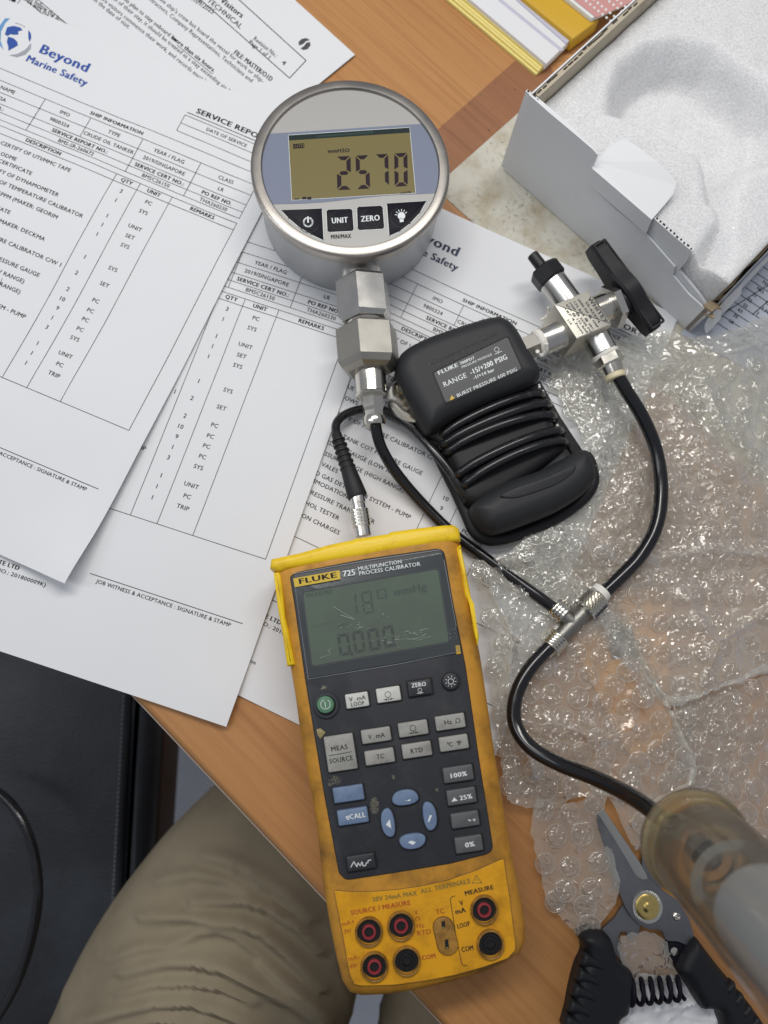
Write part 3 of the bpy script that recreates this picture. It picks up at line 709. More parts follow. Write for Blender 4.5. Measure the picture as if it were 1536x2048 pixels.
# ------------------------------------------------------------------ pressure module with its cable
Q = lambda x, y: (640 + x / 2.1333, 460 + y / 2.1333)
pm = thing('pressure_module', 'dark grey rubber pressure module with its cable coiled round the waist', 'pressure module', P(960, 850, 0))
headp = [(321, 600), (345, 530), (415, 482), (520, 440), (640, 400), (730, 376), (775, 378), (815, 402), (845, 440), (885, 510), (925, 575), (940, 615), (925, 645), (860, 680), (700, 745), (560, 810), (490, 858), (462, 862), (440, 838), (395, 760), (345, 668)]
hm = MB(); hm.pillow(W2([Q(*q) for q in soft(headp, 4)], 24), 3, 32, 9, .0013); hm.build('head_cover', MT['rubber'], pm, 70)
waist = [(440, 840), (880, 650), (930, 740), (965, 800), (1000, 870), (1035, 950), (660, 1190), (580, 1050), (510, 930)]
MB().slab(W2([Q(*q) for q in soft(waist, 3)], 12), 3, 19, 6, 4, 0, True).build('waist', MT['rubber_edge'], pm)
foot = [(645, 1180), (700, 1130), (800, 1075), (950, 1020), (1060, 960), (1100, 940), (1140, 945), (1160, 985), (1172, 1030), (1168, 1070), (1120, 1130), (1020, 1195), (900, 1245), (790, 1285), (730, 1295), (690, 1275), (655, 1225)]
hm = MB(); hm.pillow(W2([Q(*q) for q in soft(foot, 4)], 20), 3, 29, 10, .0013); hm.build('foot_cover', MT['rubber'], pm, 70)
lens_ = [(770, 1135), (830, 1100), (950, 1060), (1040, 1020), (1085, 1000), (1085, 1030), (1020, 1080), (920, 1120), (830, 1145)]
MB().slab(W2([Q(*q) for q in soft(lens_, 4)], 29), 28.6, 29.6, .7, 3).build('raised_panel', MT['rubber'], pm)
# frame rails round the module
rail = MB().tube([P(*Q(*q), h) for q, h in (((445, 800), 10), ((480, 900), 9), ((530, 1010), 8), ((580, 1110), 8), ((625, 1210), 8), ((660, 1285), 8), ((710, 1318), 8), ((775, 1318), 8), ((880, 1285), 8), ((1000, 1232), 8), ((1105, 1160), 8), ((1152, 1105), 8), ((1165, 1060), 8), ((1155, 1000), 8), ((1130, 960), 8))], .0034, 12, sub=6)
rail.build('frame_rail', MT['rubber_edge'], pm)
ra = MB(); ra.slab(W2([Q(*q) for q in ((905, 655), (940, 640), (1030, 800), (1130, 950), (1080, 960), (1010, 840))], 8), 5, 8, .8, 2); ra.build('side_strap', MT['rubber_edge'], pm)
k = Ink(F(8.2))
for x, y in ((934, 665), (950, 690), (1003, 812), (957, 802), (1012, 835)): k.poly([Q(x - 6, y - 5), Q(x + 4, y - 9), Q(x + 9, y + 6), Q(x - 1, y + 10)])
k.build('strap_slot', MT['white'], pm)
# cable coils
def coil(L0, R0, top, h=25, r=.0026):
    (x0, y0), (x1, y1) = Q(*L0), Q(*R0); n = 9; o = []
    for i in range(n + 1):
        t = i / n; a = PI * t; s = .5 - .5 * math.cos(a)
        hh = 7 + (h - 7) * min(1, (math.sin(a) ** .45 if 0 < i < n else 0))
        o.append(P(x0 + (x1 - x0) * s, y0 + (y1 - y0) * s - top * math.sin(a) / 2.13, hh))
    return MB().tube(o, r, 12, sub=6)
for L0, R0, tp, h in (((506, 902), (946, 710), 46, 23), ((516, 934), (975, 748), 38, 24.5), ((532, 972), (998, 806), 54, 23.5), ((574, 1066), (1030, 866), 42, 24), ((606, 1114), (1047, 918), 56, 24)):
    coil(L0, R0, tp, h).build('cable_coil', MT['cable'], pm)
k = Ink(lambda x, y: P(x, y, 28)); 
# cable tail to the calibrator
tail = MB().tube([P(952, 1016, 9), P(938, 1000, 14), P(920, 976, 16), P(900, 944, 16.5), P(872, 908, 16), P(849, 881, 14), P(816, 849, 10), P(770, 822, 6.5), P(750, 817, 5.5), P(715, 820, 6), P(686, 832, 8), P(672, 850, 11), P(674, 876, 14)], .0024, 14, sub=8)
tail.build('cable_tail', MT['cable'], pm)
# connector
R5 = lambda x, y: (640 + x / 4.762, 660 + y / 4.762)
cb = MB(); A, B = P(672, 866, 14), P(716, 996, 20); mk = mpp(700, 930, 17)
cb.lathe(A, B, [(0, 9 * mk), (.02, 10.5 * mk), (.5, 14 * mk), (.62, 16 * mk), (.97, 20 * mk), (1, 18 * mk)], 20)
boot = cb.build('connector_boot', MT['rubber_edge'], pm)
for i in range(6):
    f = .12 + i * .085; c = A + (B - A) * f; r = (10.5 + 5 * f) * mk
    t = (B - A).normalized(); MB().lathe(c - t * .0009, c + t * .0009, [(0, r), (.3, r + .0008), (.7, r + .0008), (1, r)], 18).build('strain_rib', MT['rubber_edge'], boot)
A2, B2 = P(714, 992, 20), P(727, 1072, 20)
cp = MB().lathe(A2, B2, [(0, 15.5 * mk), (.18, 15.5 * mk), (.19, 14 * mk), (.33, 14 * mk), (.34, 16.5 * mk), (.78, 17 * mk), (.79, 16 * mk), (1, 16 * mk)], 28)
plug = cp.build('connector_plug', MT['steel'], pm)
gr = MB(); t = (B2 - A2); L2 = t.length; t.normalize(); u = t.cross(Vector((0, 0, 1))).normalized(); v = t.cross(u)
for i in range(5):
    for j in range(18):
        a = 2 * PI * j / 18; d = u * math.cos(a) + v * math.sin(a); c = A2 + t * (L2 * (.38 + i * .085)) + d * (17 * mk)
        gr.box(c, t * .00065, d.cross(t) * .00075, d * .00035)
gr.build('grip_squares', MT['nickel'], plug, 0)
# chrome hanger disc on the left flank
dsc = MB(); A, B = P(828, 797, 13), P(810, 806, 19); dsc.lathe(A, B, [(0, .0128), (.5, .0132), (.8, .012), (1, .0085), (1.05, .003)], 40)
dsc.build('chrome_disc', MT['nickel'], pm)
rm = MB(); rm.lathe(P(842, 791, 8), P(824, 798, 14), [(0, .0145), (.8, .0145), (1, .0135)], 40); rm.build('disc_socket', MT['rubber_edge'], pm)
# label
LH = 32.2
lbp = [Q(483, 608), Q(800, 455), Q(862, 592), Q(537, 738)]
MB().slab(W2(fillet(lbp, 5), LH), 31.7, LH, .2, 1).build('label_plate', MT['label'], pm)
k = Ink(F(LH + .1)); k.line(fillet([Q(478, 606), Q(803, 450), Q(868, 594), Q(535, 744)], 6), 1.1, True); k.build('label_rim', MT['rubber_edge'], pm)
k = Ink(F(LH + .12)); T = lambda t, a, b_, cap, bd=True: k.text(t, Q(*a), Q(*b_), cap, bd)
T('FLUKE', (508, 618), (590, 582), 7.5); T('700PD7', (600, 576), (660, 549), 5.5); T('PRESSURE MODULE', (607, 590), (735, 534), 4.5, False)
T('RANGE', (532, 670), (628, 628), 10, False); T('-15/+200 PSIG', (645, 618), (800, 550), 10); T('-1/+14 bar', (657, 638), (745, 601), 6.5)
T('BURST PRESSURE 600 PSIG', (588, 714), (842, 600), 7, False)
c = Q(754, 510); k.ring(c[0], c[1], 4.6, 1.0); k.line([Q(758, 519), Q(762, 527)], 1); k.line([Q(746, 530), Q(776, 517)], 1)
k.build('label_text', MT['white'], pm)
k = Ink(F(LH + .12)); k.poly([Q(553, 728), Q(562, 704), Q(574, 719)]); k.build('warning_mark', mat('yellow_print', C(222, 180, 60), .5), pm)
k = Ink(F(32.1)); k.line([Q(476, 572), Q(487, 546), Q(506, 560)], 1.0, True); k.text('WARNING: DO NOT EXCEED', Q(512, 558), Q(760, 445), 4.2, True); k.build('embossed_text', MT['rubber_edge'], pm)
dust = Ink(lambda x, y: P(x, y, 32.2)); dust2 = Ink(lambda x, y: P(x, y, 29.8)); rs = random.Random(21)
for i in range(60):
    u, v = rs.random(), rs.random()
    q = Q(460 + 330 * u - 20 * v, 560 - 130 * u + 190 * v * rs.random()); r = rs.choice((.35, .45, .55, .9)); dust.poly(circ(q[0], q[1], r, r * rs.uniform(.5, 1), rs.uniform(0, 180), 6))
    q = Q(800 + 230 * u, 1120 - 70 * u - 40 * v); r = rs.choice((.35, .45, .6)); dust2.poly(circ(q[0], q[1], r, n=6))
dm_ = mat('pale_dust', (.20, .20, .20, 1), .9)
dust.build('dust', dm_, pm)
# ------------------------------------------------------------------ three way valve
V = lambda x, y: (1040 + x / 5.12, 480 + y / 5.12)
va = thing('valve', 'stainless three way valve with engraved block and black bar handle', 'valve', P(*V(640, 770), 10))
vh = 22; mv = mpp(*V(640, 770), vh)
VB = 34
bp_ = [V(350, 660), V(700, 515), V(945, 860), V(585, 1015)]
MB().slab(W2(fillet(bp_, 1.5, 2), VB), 9, VB, .7, 2).build('valve_block', mat('engraved_steel', (.74, .71, .62, 1), .50, 1, bump=(1400, .25, .0003)), va)
k = Ink(F(VB + .12))
def vt(t, y, x0, x1, cap, bd=True):              # engraved lines run parallel to the long edge of the block
    o = V(0, 0)
    a = (x0[0], x0[1]); k.text(t, V(*x0), V(*x1), cap, bd)
for t, a, b_, c in (('WHITEY', (690, 600), (870, 850), 8), ('SS-43XF4', (668, 640), (805, 850), 4.5), ('2500 PSI @ 100F', (590, 610), (790, 900), 4), ('172 BAR @ 38C', (550, 640), (745, 925), 4), ('150F @ 2500 PSI', (505, 650), (720, 950), 4),
                    ('65C @ 172 BAR', (470, 665), (685, 960), 4), ('.187 4.7mm', (440, 685), (640, 960), 4), ('316', (480, 820), (520, 870), 4)): vt(t, 0, a, b_, c)
k.build('engraving', MT['ink_grey'], va)
def vp(nm, A, B, prof, m, seg=32, h0=vh, h1=vh, tw=0, ang=30): 
    MB().lathe(P(*V(*A), h0), P(*V(*B), h1), [(f, r * mv / 5.12) for f, r in prof], seg, tw).build(nm, m, va, ang)
vp('port', (500, 650), (330, 420), [(0, 142), (.97, 142), (1, 136)], MT['steel'])
vp('port', (540, 915), (215, 1050), [(0, 142), (.97, 142), (1, 136)], MT['steel'])
vp('port', (730, 905), (870, 1165), [(0, 142), (.97, 142), (1, 136)], MT['steel'])
vp('lock_nut', (335, 425), (225, 285), [(0, 120), (.0, 150), (.12, 168), (.85, 168), (1, 140)], MT['black'], 6, tw=.35, ang=20)
vp('plug_stem', (240, 300), (125, 150), [(0, 62), (.96, 60), (1, 54)], MT['black'])
vp('sealing_tape', (240, 1040), (160, 1072), [(0, 128), (.2, 140), (.8, 142), (1, 125)], MT['teflon'])
vp('hex_fitting', (170, 1068), (0, 1140), [(0, 118), (.05, 132), (.95, 132), (1, 120)], MT['cast'], 6, tw=.2, ang=20)
vp('sealing_tape', (862, 1155), (890, 1200), [(0, 132), (.2, 140), (.8, 138), (1, 125)], MT['teflon'])
vp('hex_fitting', (885, 1190), (935, 1290), [(0, 132), (.08, 150), (.8, 150), (1, 120)], MT['nickel'], 6, tw=.3, ang=20)
vp('fitting_body', (930, 1285), (965, 1370), [(0, 112), (.5, 108), (1, 104)], MT['nickel'])
vp('release_collar', (962, 1365), (985, 1425), [(0, 98), (.2, 102), (.8, 104), (1, 95)], MT['cream'])
tl = MB().tube([P(*V(*q), h) for q, h in (((290, 690), 16), ((285, 760), 12), ((250, 800), 10), ((215, 815), 9))], .0009, 8); tl.build('loose_tape_end', MT['teflon'], va)
tl = MB().tube([P(*V(*q), h) for q, h in (((270, 1060), 32), ((270, 1130), 29), ((230, 1180), 26), ((185, 1170), 27), ((180, 1140), 30))], .0011, 8); tl.build('loose_tape_end', MT['teflon'], va)
vp('bonnet', (760, 740), (930, 668), [(0, 155), (.9, 155), (1, 130)], MT['nickel'])
vp('panel_nut', (905, 700), (985, 665), [(0, 190), (.1, 232), (.9, 232), (1, 200)], MT['steel'], 6, tw=.25, ang=20)
vp('handle_boss', (975, 670), (1110, 610), [(0, 150), (1, 165)], MT['black'])
# bar handle: plane square to the stem, standing on edge
st = (P(*V(1110, 610), vh) - P(*V(760, 740), vh)).normalized()          # stem axis
hc = P(*V(1075, 615), vh)
hc = P(*V(1065, 560), 24)
hd = (P(*V(1340, 930), 22) - P(*V(740, 90), 26)).normalized(); st = (st - st.dot(hd) * hd).normalized(); hz = st.cross(hd); hz = hz if hz[2] > 0 else -hz
s0 = (P(*V(735, 70), 26) - hc).dot(hd); s1 = (P(*V(1345, 950), 22) - hc).dot(hd)
def handle():
    mb = MB(); rows = []; n = 26
    for i in range(n + 1):
        f = i / n; s = s0 + (s1 - s0) * f; e = min(f, 1 - f) * 2
        hgt = .0056 + .0034 * math.exp(-((s) / .010) ** 2); taper = min(1, .72 + e * 2)
        d0 = -.0022 + .0010 * (abs(s) / abs(s0)); thk = .0088
        top = hgt * taper; c = .0012
        pr = [(-top, d0), (-top + c, d0 - c), (top - c, d0 - c), (top, d0), (top, d0 + thk * taper - c), (top - c, d0 + thk * taper), (-top + c, d0 + thk * taper), (-top, d0 + thk * taper - c)]
        rows.append([hc + hd * s + hz * a + st * b_ for a, b_ in pr])
    b = mb.grid(rows, True); mb.f.append(tuple(range(b, b + 8))); mb.f.append(tuple(range(b + n * 8, b + n * 8 + 8)))
    return mb
hb = handle().build('bar_handle', MT['black'], va, 25)
# hollow top side of the bar: rim and dark well
def hp(s, z, d): return hc + hd * s + hz * z + st * d
rim = MB()
for z_, s_a, s_b in ((.0054, s0 * .95, s0 * .26), (.0054, s1 * .26, s1 * .95)):
    q = [hp(s_a, z_, -.0012), hp(s_b, z_ + .0006, -.0018), hp(s_b, z_ + .0006, .0062), hp(s_a, z_, .0062)]
    for i in range(4): rim.tube([q[i], q[(i + 1) % 4]], .0007, 6, sub=1)
rim.build('handle_rib', MT['black'], va, 25)
# ------------------------------------------------------------------ process calibrator
K1 = lambda x, y: (520 + x / 3.339, 1030 + y / 3.339)
K2 = lambda x, y: (600 + x / 3.657, 1330 + y / 3.657)
K3 = lambda x, y: (600 + x / 3.2, 1700 + y / 3.2)
CZ = 38.0                                          # top of the holster (mm)
ca = thing('calibrator', 'dirty yellow handheld process calibrator with grey keypad and taped top edge', 'calibrator', P(800, 1520, 0))
def dirty(name, base, dirt, s, lo, hi, rough=.55):
    return mat(name, base, rough, bump=(1100, .25, .0003), var=(s, dirt, lo, hi), rvar=(120, rough - .1, rough + .15))
MT['holster'] = dirty('grimy_yellow_rubber', C(200, 142, 44), C(112, 78, 32), 48, .44, .76)
MT['tape'] = mat('yellow_tape', C(246, 208, 32), .42, bump=(420, .35, .0004), var=(60, C(214, 168, 20), .5, .75))
MT['yellow'] = dirty('yellow_terminal_label', C(226, 162, 20), C(150, 98, 18), 55, .46, .82, .42)
MT['panel'] = mat('charcoal_panel', C(50, 51, 56), .46, bump=(2200, .1, .0002), var=(90, C(66, 66, 68), .5, .8))
MT['lensframe'] = mat('lens_frame', C(36, 40, 48), .25)
MT['k_white'] = mat('white_key', C(206, 206, 200), .5, var=(160, C(160, 156, 142), .55, .8))
MT['k_grey'] = mat('grey_key', C(158, 157, 152), .5, var=(160, C(126, 124, 116), .5, .8))
MT['k_dark'] = mat('dark_grey_key', C(90, 91, 93), .5, var=(160, C(112, 112, 108), .55, .8))
MT['k_black'] = mat('charcoal_key', C(48, 49, 53), .48)
MT['k_blue'] = mat('blue_key', C(112, 132, 162), .5, var=(160, C(92, 110, 136), .5, .8))
MT['k_green'] = mat('green_key', C(84, 128, 98), .5)
MT['red'] = mat('red_jack', C(150, 52, 58), .4)
MT['well'] = mat('black_well', (.008, .008, .008, 1), .5)
MT['lcd2'] = mat('green_grey_lcd', C(88, 106, 84), .4, var=(30, C(84, 92, 74), .4, .7))
MT['lcd2_ink'] = mat('faded_segments', C(58, 70, 58), .5)
MT['lcd2_ink2'] = mat('dark_segments', C(42, 52, 44), .5)
out_ = [(546, 1136), (550, 1128), (600, 1111), (660, 1094), (700, 1085), (760, 1073), (830, 1062), (880, 1056), (903, 1054), (914, 1060), (918, 1080), (930, 1150), (942, 1215), (952, 1270), (960, 1310), (969, 1370), (978, 1430),
        (988, 1500), (998, 1560), (1008, 1620), (1018, 1680), (1030, 1740), (1042, 1800), (1050, 1850), (1050, 1880), (1040, 1904), (1012, 1922), (960, 1944), (900, 1962), (830, 1978), (770, 1987), (720, 1989), (698, 1982), (684, 1960),
        (672, 1910), (660, 1850), (648, 1780), (641, 1720), (635, 1660), (625, 1600), (612, 1530), (600, 1460), (592, 1400), (582, 1340), (572, 1280), (562, 1220), (553, 1170)]
HB = 30
oc = MB(); oc.slab(W2(out_, HB), 1, CZ, 9, 7, 4, True); oc.build('holster', MT['holster'], ca, 50)
# raised rim that frames the face
def ringslab(mb, outer, inner, z0, z1, h, bev):
    mb.slab(W2(outer, h), z0, z1, bev, 3)
bez = [K1(206, 420), K1(214, 404), K1(250, 386), K1(700, 298), K1(1190, 228), K1(1222, 244), K1(1232, 275), K1(1280, 560), (929.5, 1330), (957, 1520), (984, 1690), (983, 1700), (974, 1707), (900, 1726), (790, 1744), (700, 1758), (690, 1757), (684, 1750), (679, 1745), (650, 1590), (612, 1360), K1(235, 600)]
bl = MB(); bl.slab(W2(fillet(bez, 6, 2), CZ), CZ - 1, CZ + .9, .5, 2); face = bl.build('keypad_panel', MT['panel'], ca)
gl_ = Ink(F(CZ + .15)); gl_.line(fillet(bez, 6, 2), 3.2, True); gl_.build('panel_gap', MT['well'], ca)
# display window
win = [K1(222, 432), K1(1215, 248), K1(1345, 915), K1(325, 1092)]
wf = MB(); wf.slab(W2(fillet(win, 7), CZ), CZ + .5, CZ + 1.5, .4, 2); wfo = wf.build('lens_frame', MT['lensframe'], ca)
dsp = [K1(288, 520), K1(1188, 362), K1(1262, 845), K1(350, 1008)]
ds = MB(); ds.slab(W2(fillet(dsp, 5), CZ + 1.6), CZ + 1.45, CZ + 1.62, .05, 1); dso = ds.build('display', MT['lcd2'], ca, 0)
bd = Ink(F(CZ + 1.7)); bd.line(fillet([K1(282, 515), K1(1194, 354), K1(1270, 850), K1(346, 1016)], 5), 2.2, True); bd.build('display_rim', MT['k_black'], dso)
hi_ = Ink(F(CZ + 1.58)); hi_.line([K1(232, 470), K1(322, 1090)], .6); hi_.line([K1(322, 1096), K1(900, 1000), K1(1340, 912)], .7); hi_.line([K1(1228, 300), K1(1310, 740)], .8); hi_.line([K1(222, 392), K1(700, 306), K1(1200, 232)], .8); hi_.build('frame_edge_line', MT['ink_silver'], wfo)  # thin silver lines along the window frame edges
k = Ink(F(CZ + 1.72))
def sg(ch, o, w_, h_, kk=k, th=.2, sk=''): seg7(kk, ch, K1(*o), (w_[0] / 3.339, w_[1] / 3.339), (h_[0] / 3.339, h_[1] / 3.339), th, sk)
sg('1', (570, 525), (70, -8), (16, 150)); sg('8', (672, 515), (72, -12), (18, 150)); sg('0', (775, 498), (66, -10), (10, 66))
k.text('mmHg', K1(905, 540), K1(1112, 500), 15, True); k.text('MEASURE', K1(314, 552), K1(484, 522), 8, True)
k.text('SOURCE', K1(505, 752), K1(590, 738), 6, True); k.line([K1(345, 745), K1(470, 720)], 1.0)
k.build('display_digits', MT['lcd2_ink'], dso)
k = Ink(F(CZ + 1.72))
for ch, x, y, s_ in (('0', 512, 800, 1), ('0', 612, 780, .95), ('0', 712, 765, .95), ('0', 812, 745, .95)): sg(ch, (x, y), (78 * s_, -13), (22, 145), k, .26)
k.poly([K1(602, 918), K1(620, 915), K1(624, 938), K1(606, 941)])
k.build('display_digits', MT['lcd2_ink2'], dso)
# clear scratched lens
def lensmat():
    m, nt, b = newmat('clear_lens'); L = nt.links.new; nt.nodes.remove(b); out = nt.nodes['Material Output']
    tr = N(nt, 'ShaderNodeBsdfTransparent'); tr.inputs[0].default_value = (.93, .95, .95, 1)
    gl = N(nt, 'ShaderNodeBsdfGlossy'); gl.inputs['Roughness'].default_value = .12; df = N(nt, 'ShaderNodeBsdfDiffuse'); df.inputs[0].default_value = (.5, .52, .5, 1)
    m1 = N(nt, 'ShaderNodeMixShader'); m1.inputs[0].default_value = .05; m2 = N(nt, 'ShaderNodeMixShader'); m2.inputs[0].default_value = .035
    L(tr.outputs[0], m1.inputs[1]); L(gl.outputs[0], m1.inputs[2]); L(m1.outputs[0], m2.inputs[1]); L(df.outputs[0], m2.inputs[2]); L(m2.outputs[0], out.inputs[0]); return m
MT['lens'] = lensmat()
le = MB(); le.slab(W2(fillet(win, 7), CZ + 2), CZ + 1.9, CZ + 2.5, .3, 1); leo = le.build('lens', MT['lens'], ca)
k = Ink(F(CZ + 2.6)); rs = random.Random(5)
for n_, x0, x1, y0, y1, an, ln in ((26, 800, 1090, 790, 860, -9, 60), (14, 500, 720, 720, 760, -20, 16), (10, 690, 860, 610, 680, 0, 10), (12, 1250, 1320, 740, 820, 70, 8), (14, 600, 1100, 560, 900, -14, 14)):
    for i in range(n_):
        x, y = rs.uniform(x0, x1), rs.uniform(y0, y1); a = math.radians(an + rs.uniform(-10, 10)); l = ln * rs.uniform(.3, 1)
        y -= (x - 900) * .15 if n_ == 26 else 0
        k.line([K1(x, y), K1(x + l * math.cos(a), y + l * math.sin(a))], rs.uniform(.25, .6))
k.line([K1(490, 612), K1(630, 695)], .5); k.line([K1(540, 668), K1(626, 696)], .8); k.line([K1(400, 955), K1(470, 930)], .4); k.line([K1(455, 905), K1(478, 890)], .5); k.line([K1(455, 905), K1(472, 922)], .5)
k.build('scratches', mat('scratch', C(176, 180, 172), .5), leo)
# name plate over the window
k = Ink(F(CZ + 2.62)); k.poly([K1(222, 424), K1(530, 368), K1(538, 428), K1(232, 482)]); lg = k.build('name_plate', mat('yellow_plate', C(214, 182, 58), .45), ca)
k = Ink(F(CZ + 2.7)); k.text('FLUKE', K1(266, 461), K1(512, 416), 10.5, True); k.build('lettering', MT['ink'], lg)
k = Ink(F(CZ + 2.62)); k.text('725', K1(558, 412), K1(636, 400), 11.5, True); k.text('MULTIFUNCTION', K1(658, 372), K1(946, 322), 7.6); k.text('PROCESS CALIBRATOR', K1(664, 404), K1(1072, 338), 7.8); k.build('lettering', MT['white'], ca)
k = Ink(F(CZ + 1.75)); k.poly([K1(1305, 872), K1(1333, 868), K1(1341, 925), K1(1312, 930)]); k.build('tape_scrap', MT['gold'], ca)
# yellow tape round the upper edge
def tapepiece(px_, z0, z1, bev=.6): 
    t = MB(); t.slab(W2(px_, 33), z0, z1, bev, 3); return t.build('tape', MT['tape'], ca, 60)
tapepiece([(541, 1139), (544, 1120), (600, 1108), (660, 1091), (705, 1082), (711, 1079), (742, 1075), (776, 1070), (781, 1066), (840, 1058), (885, 1053), (905, 1052), (916, 1060), (920, 1084), (880, 1090), (800, 1102), (720, 1117), (650, 1128), (590, 1138), (560, 1146), (553, 1143)], 22, CZ + .45, 2.6)
tapepiece([(548, 1147), (561, 1145), (566, 1170), (572, 1235), (578, 1260), (592, 1330), (575, 1333), (566, 1270), (556, 1215)], 24, CZ - 1.2, 1.8)
tapepiece([(911, 1098), (920, 1090), (932, 1150), (945, 1215), (957, 1275), (953, 1292), (945, 1260), (938, 1210), (927, 1190), (920, 1140)], 24, CZ - 1.6, 1.8)
# keys
KZ = CZ + .9
A_ = -8.6
wells = Ink(F(KZ + .08))
def key(cx, cy, wd, ht, m, ang=A_, r=3, poly=None, hgt=2.0, nm='key'):
    c = K2(cx, cy); pl = poly or rrect(c[0], c[1], wd, ht, ang, r)
    ctr = (sum(p[0] for p in pl) / len(pl), sum(p[1] for p in pl) / len(pl))
    wells.poly([(ctr[0] + (p[0] - ctr[0]) * (1 + 5.5 / wd) + .8, ctr[1] + (p[1] - ctr[1]) * (1 + 5.5 / ht)) for p in pl])
    s = MB(); s.slab(W2(pl, KZ + hgt), KZ - .2, KZ + hgt, .55, 3)
    return s.build(nm, MT[m], ca)
def leg(o, draw, m='ink', h=2.0):
    k = Ink(F(KZ + h + .1)); draw(k); k.build('marking', MT[m], o)
def kt(t, x0, y0, x1, y1, cap, b_=False): return lambda k: k.text(t, K2(x0, y0), K2(x1, y1), cap, b_)
def gsym(cx, cy, r=22, s=1.0):                     # pressure symbol: circle on two arrows
    def d(k):
        c = K2(cx, cy); e1_ = (math.cos(math.radians(A_)), math.sin(math.radians(A_))); e2_ = (-e1_[1], e1_[0]); q = lambda u, v: (c[0] + (e1_[0] * u + e2_[0] * v) * s, c[1] + (e1_[1] * u + e2_[1] * v) * s)
        k.ring(*q(0, 0), 5.8 * s, 1.0); k.line([q(0, 6), q(0, 12)], 1.0); k.line([q(-10, 9.5), q(-5, 9.5)], .9); k.line([q(10, 9.5), q(5, 9.5)], .9); k.poly([q(-6, 7.4), q(-1, 9.5), q(-6, 11.6)]); k.poly([q(6, 7.4), q(6, 11.6), q(1, 9.5)])
    return d
o = key(418, 258, 46, 29, 'k_white'); leg(o, lambda k: (kt('V  mA', 360, 268, 482, 250, 8.5)(k), kt('LOOP', 376, 304, 472, 290, 8)(k)))
o = key(648, 216, 48, 29, 'k_white'); leg(o, gsym(643, 216))
o = key(877, 167, 48, 31, 'k_black'); leg(o, lambda k: (kt('ZERO', 818, 166, 922, 152, 8.5, True)(k), gsym(876, 183, s=.62)(k)), 'white')
o = key(1103, 120, 34, 34, 'k_black', poly=circ(*K2(1103, 120), 17), nm='round_key')
def sun(k):
    c = K2(1103, 120); k.ring(c[0], c[1], 5.4, 1.2)
    for i in range(9): a = 2 * PI * i / 9; k.line([(c[0] + 8.5 * math.cos(a), c[1] + 8.5 * math.sin(a)), (c[0] + 11 * math.cos(a), c[1] + 11 * math.sin(a))], 1.1)
leg(o, sun, 'white')
pg_ = MB(); c = K2(192, 296); cc = P(*c, KZ); mk2 = mpp(*c, KZ)
pg_.lathe(cc - up * .3, cc + up * 10, [(.0, 27 * mk2), (.10, 26 * mk2), (.15, 23 * mk2), (.15, 19.6 * mk2), (.06, 19.2 * mk2)], 40, cap=False); pg_.build('key_collar', MT['panel'], ca)
o = key(188, 291, 34, 34, 'k_green', poly=circ(*K2(186, 291), 17.5), nm='power_key', hgt=2.2); leg(o, lambda k: (k.ring(*K2(186, 288), 9.5, 1.3, -60, 250), k.line([K2(181, 268), K2(188, 312)], 1.3)), 'white', 2.2)
o = key(297, 643, 59, 72, 'k_grey', nm='large_key'); leg(o, lambda k: (kt('MEAS', 232, 634, 350, 612, 9.5)(k), kt('SOURCE', 218, 722, 388, 694, 9.5)(k), k.line([K2(212, 664), K2(378, 634)], 1.2)))
o = key(557, 515, 59, 28, 'k_grey'); leg(o, kt('V  mA', 500, 544, 622, 526, 9))
o = key(828, 466, 59, 29, 'k_grey'); leg(o, gsym(826, 462))
o = key(1100, 417, 59, 29, 'k_grey'); leg(o, lambda k: (kt('Hz', 1060, 438, 1112, 430, 9)(k), k.ring(*K2(1155, 406), 4.3, 1.1, 120, 420), k.line([K2(1136, 424), K2(1150, 421)], 1.1), k.line([K2(1158, 420), K2(1172, 417)], 1.1)))
o = key(583, 671, 59, 29, 'k_grey'); leg(o, kt('TC', 562, 688, 616, 680, 9))
o = key(855, 622, 59, 29, 'k_grey'); leg(o, kt('RTD', 812, 648, 900, 634, 9))
o = key(1126, 571, 58, 29, 'k_grey'); leg(o, lambda k: (kt('C', 1092, 598, 1118, 594, 8.5)(k), kt('F', 1162, 586, 1186, 582, 8.5)(k), k.ring(*K2(1082, 573), 1.6, .8), k.ring(*K2(1152, 563), 1.6, .8)))
o = key(1158, 797, 60, 31, 'k_dark'); leg(o, kt('100%', 1106, 828, 1222, 808, 9, True), 'white')
o = key(1182, 962, 58, 31, 'k_dark'); leg(o, lambda k: (kt('25%', 1172, 990, 1260, 974, 9, True)(k), k.poly([K2(1108, 1000), K2(1128, 968), K2(1154, 993)])), 'white')
o = key(1208, 1132, 56, 30, 'k_dark'); leg(o, lambda k: (k.poly([K2(1226, 1130), K2(1248, 1132), K2(1252, 1142), K2(1236, 1140)]), k.poly([K2(1262, 1128), K2(1270, 1126), K2(1268, 1142)]), k.poly([K2(1274, 1126), K2(1282, 1124), K2(1280, 1142), K2(1272, 1142)])), 'white')
o = key(1236, 1312, 55, 32, 'k_dark'); leg(o, kt('0%', 1212, 1336, 1278, 1324, 9.5, True), 'white')
o = key(355, 943, 61, 31, 'k_blue')
o = key(387, 1108, 61, 31, 'k_blue'); leg(o, lambda k: (kt('CALL', 366, 1128, 480, 1110, 9.5, True)(k), k.line([K2(336, 1110), K2(358, 1106)], 1.8), k.line([K2(336, 1120), K2(358, 1116)], 1.8), k.line([K2(344, 1130), K2(360, 1128)], 1.6)), 'white')
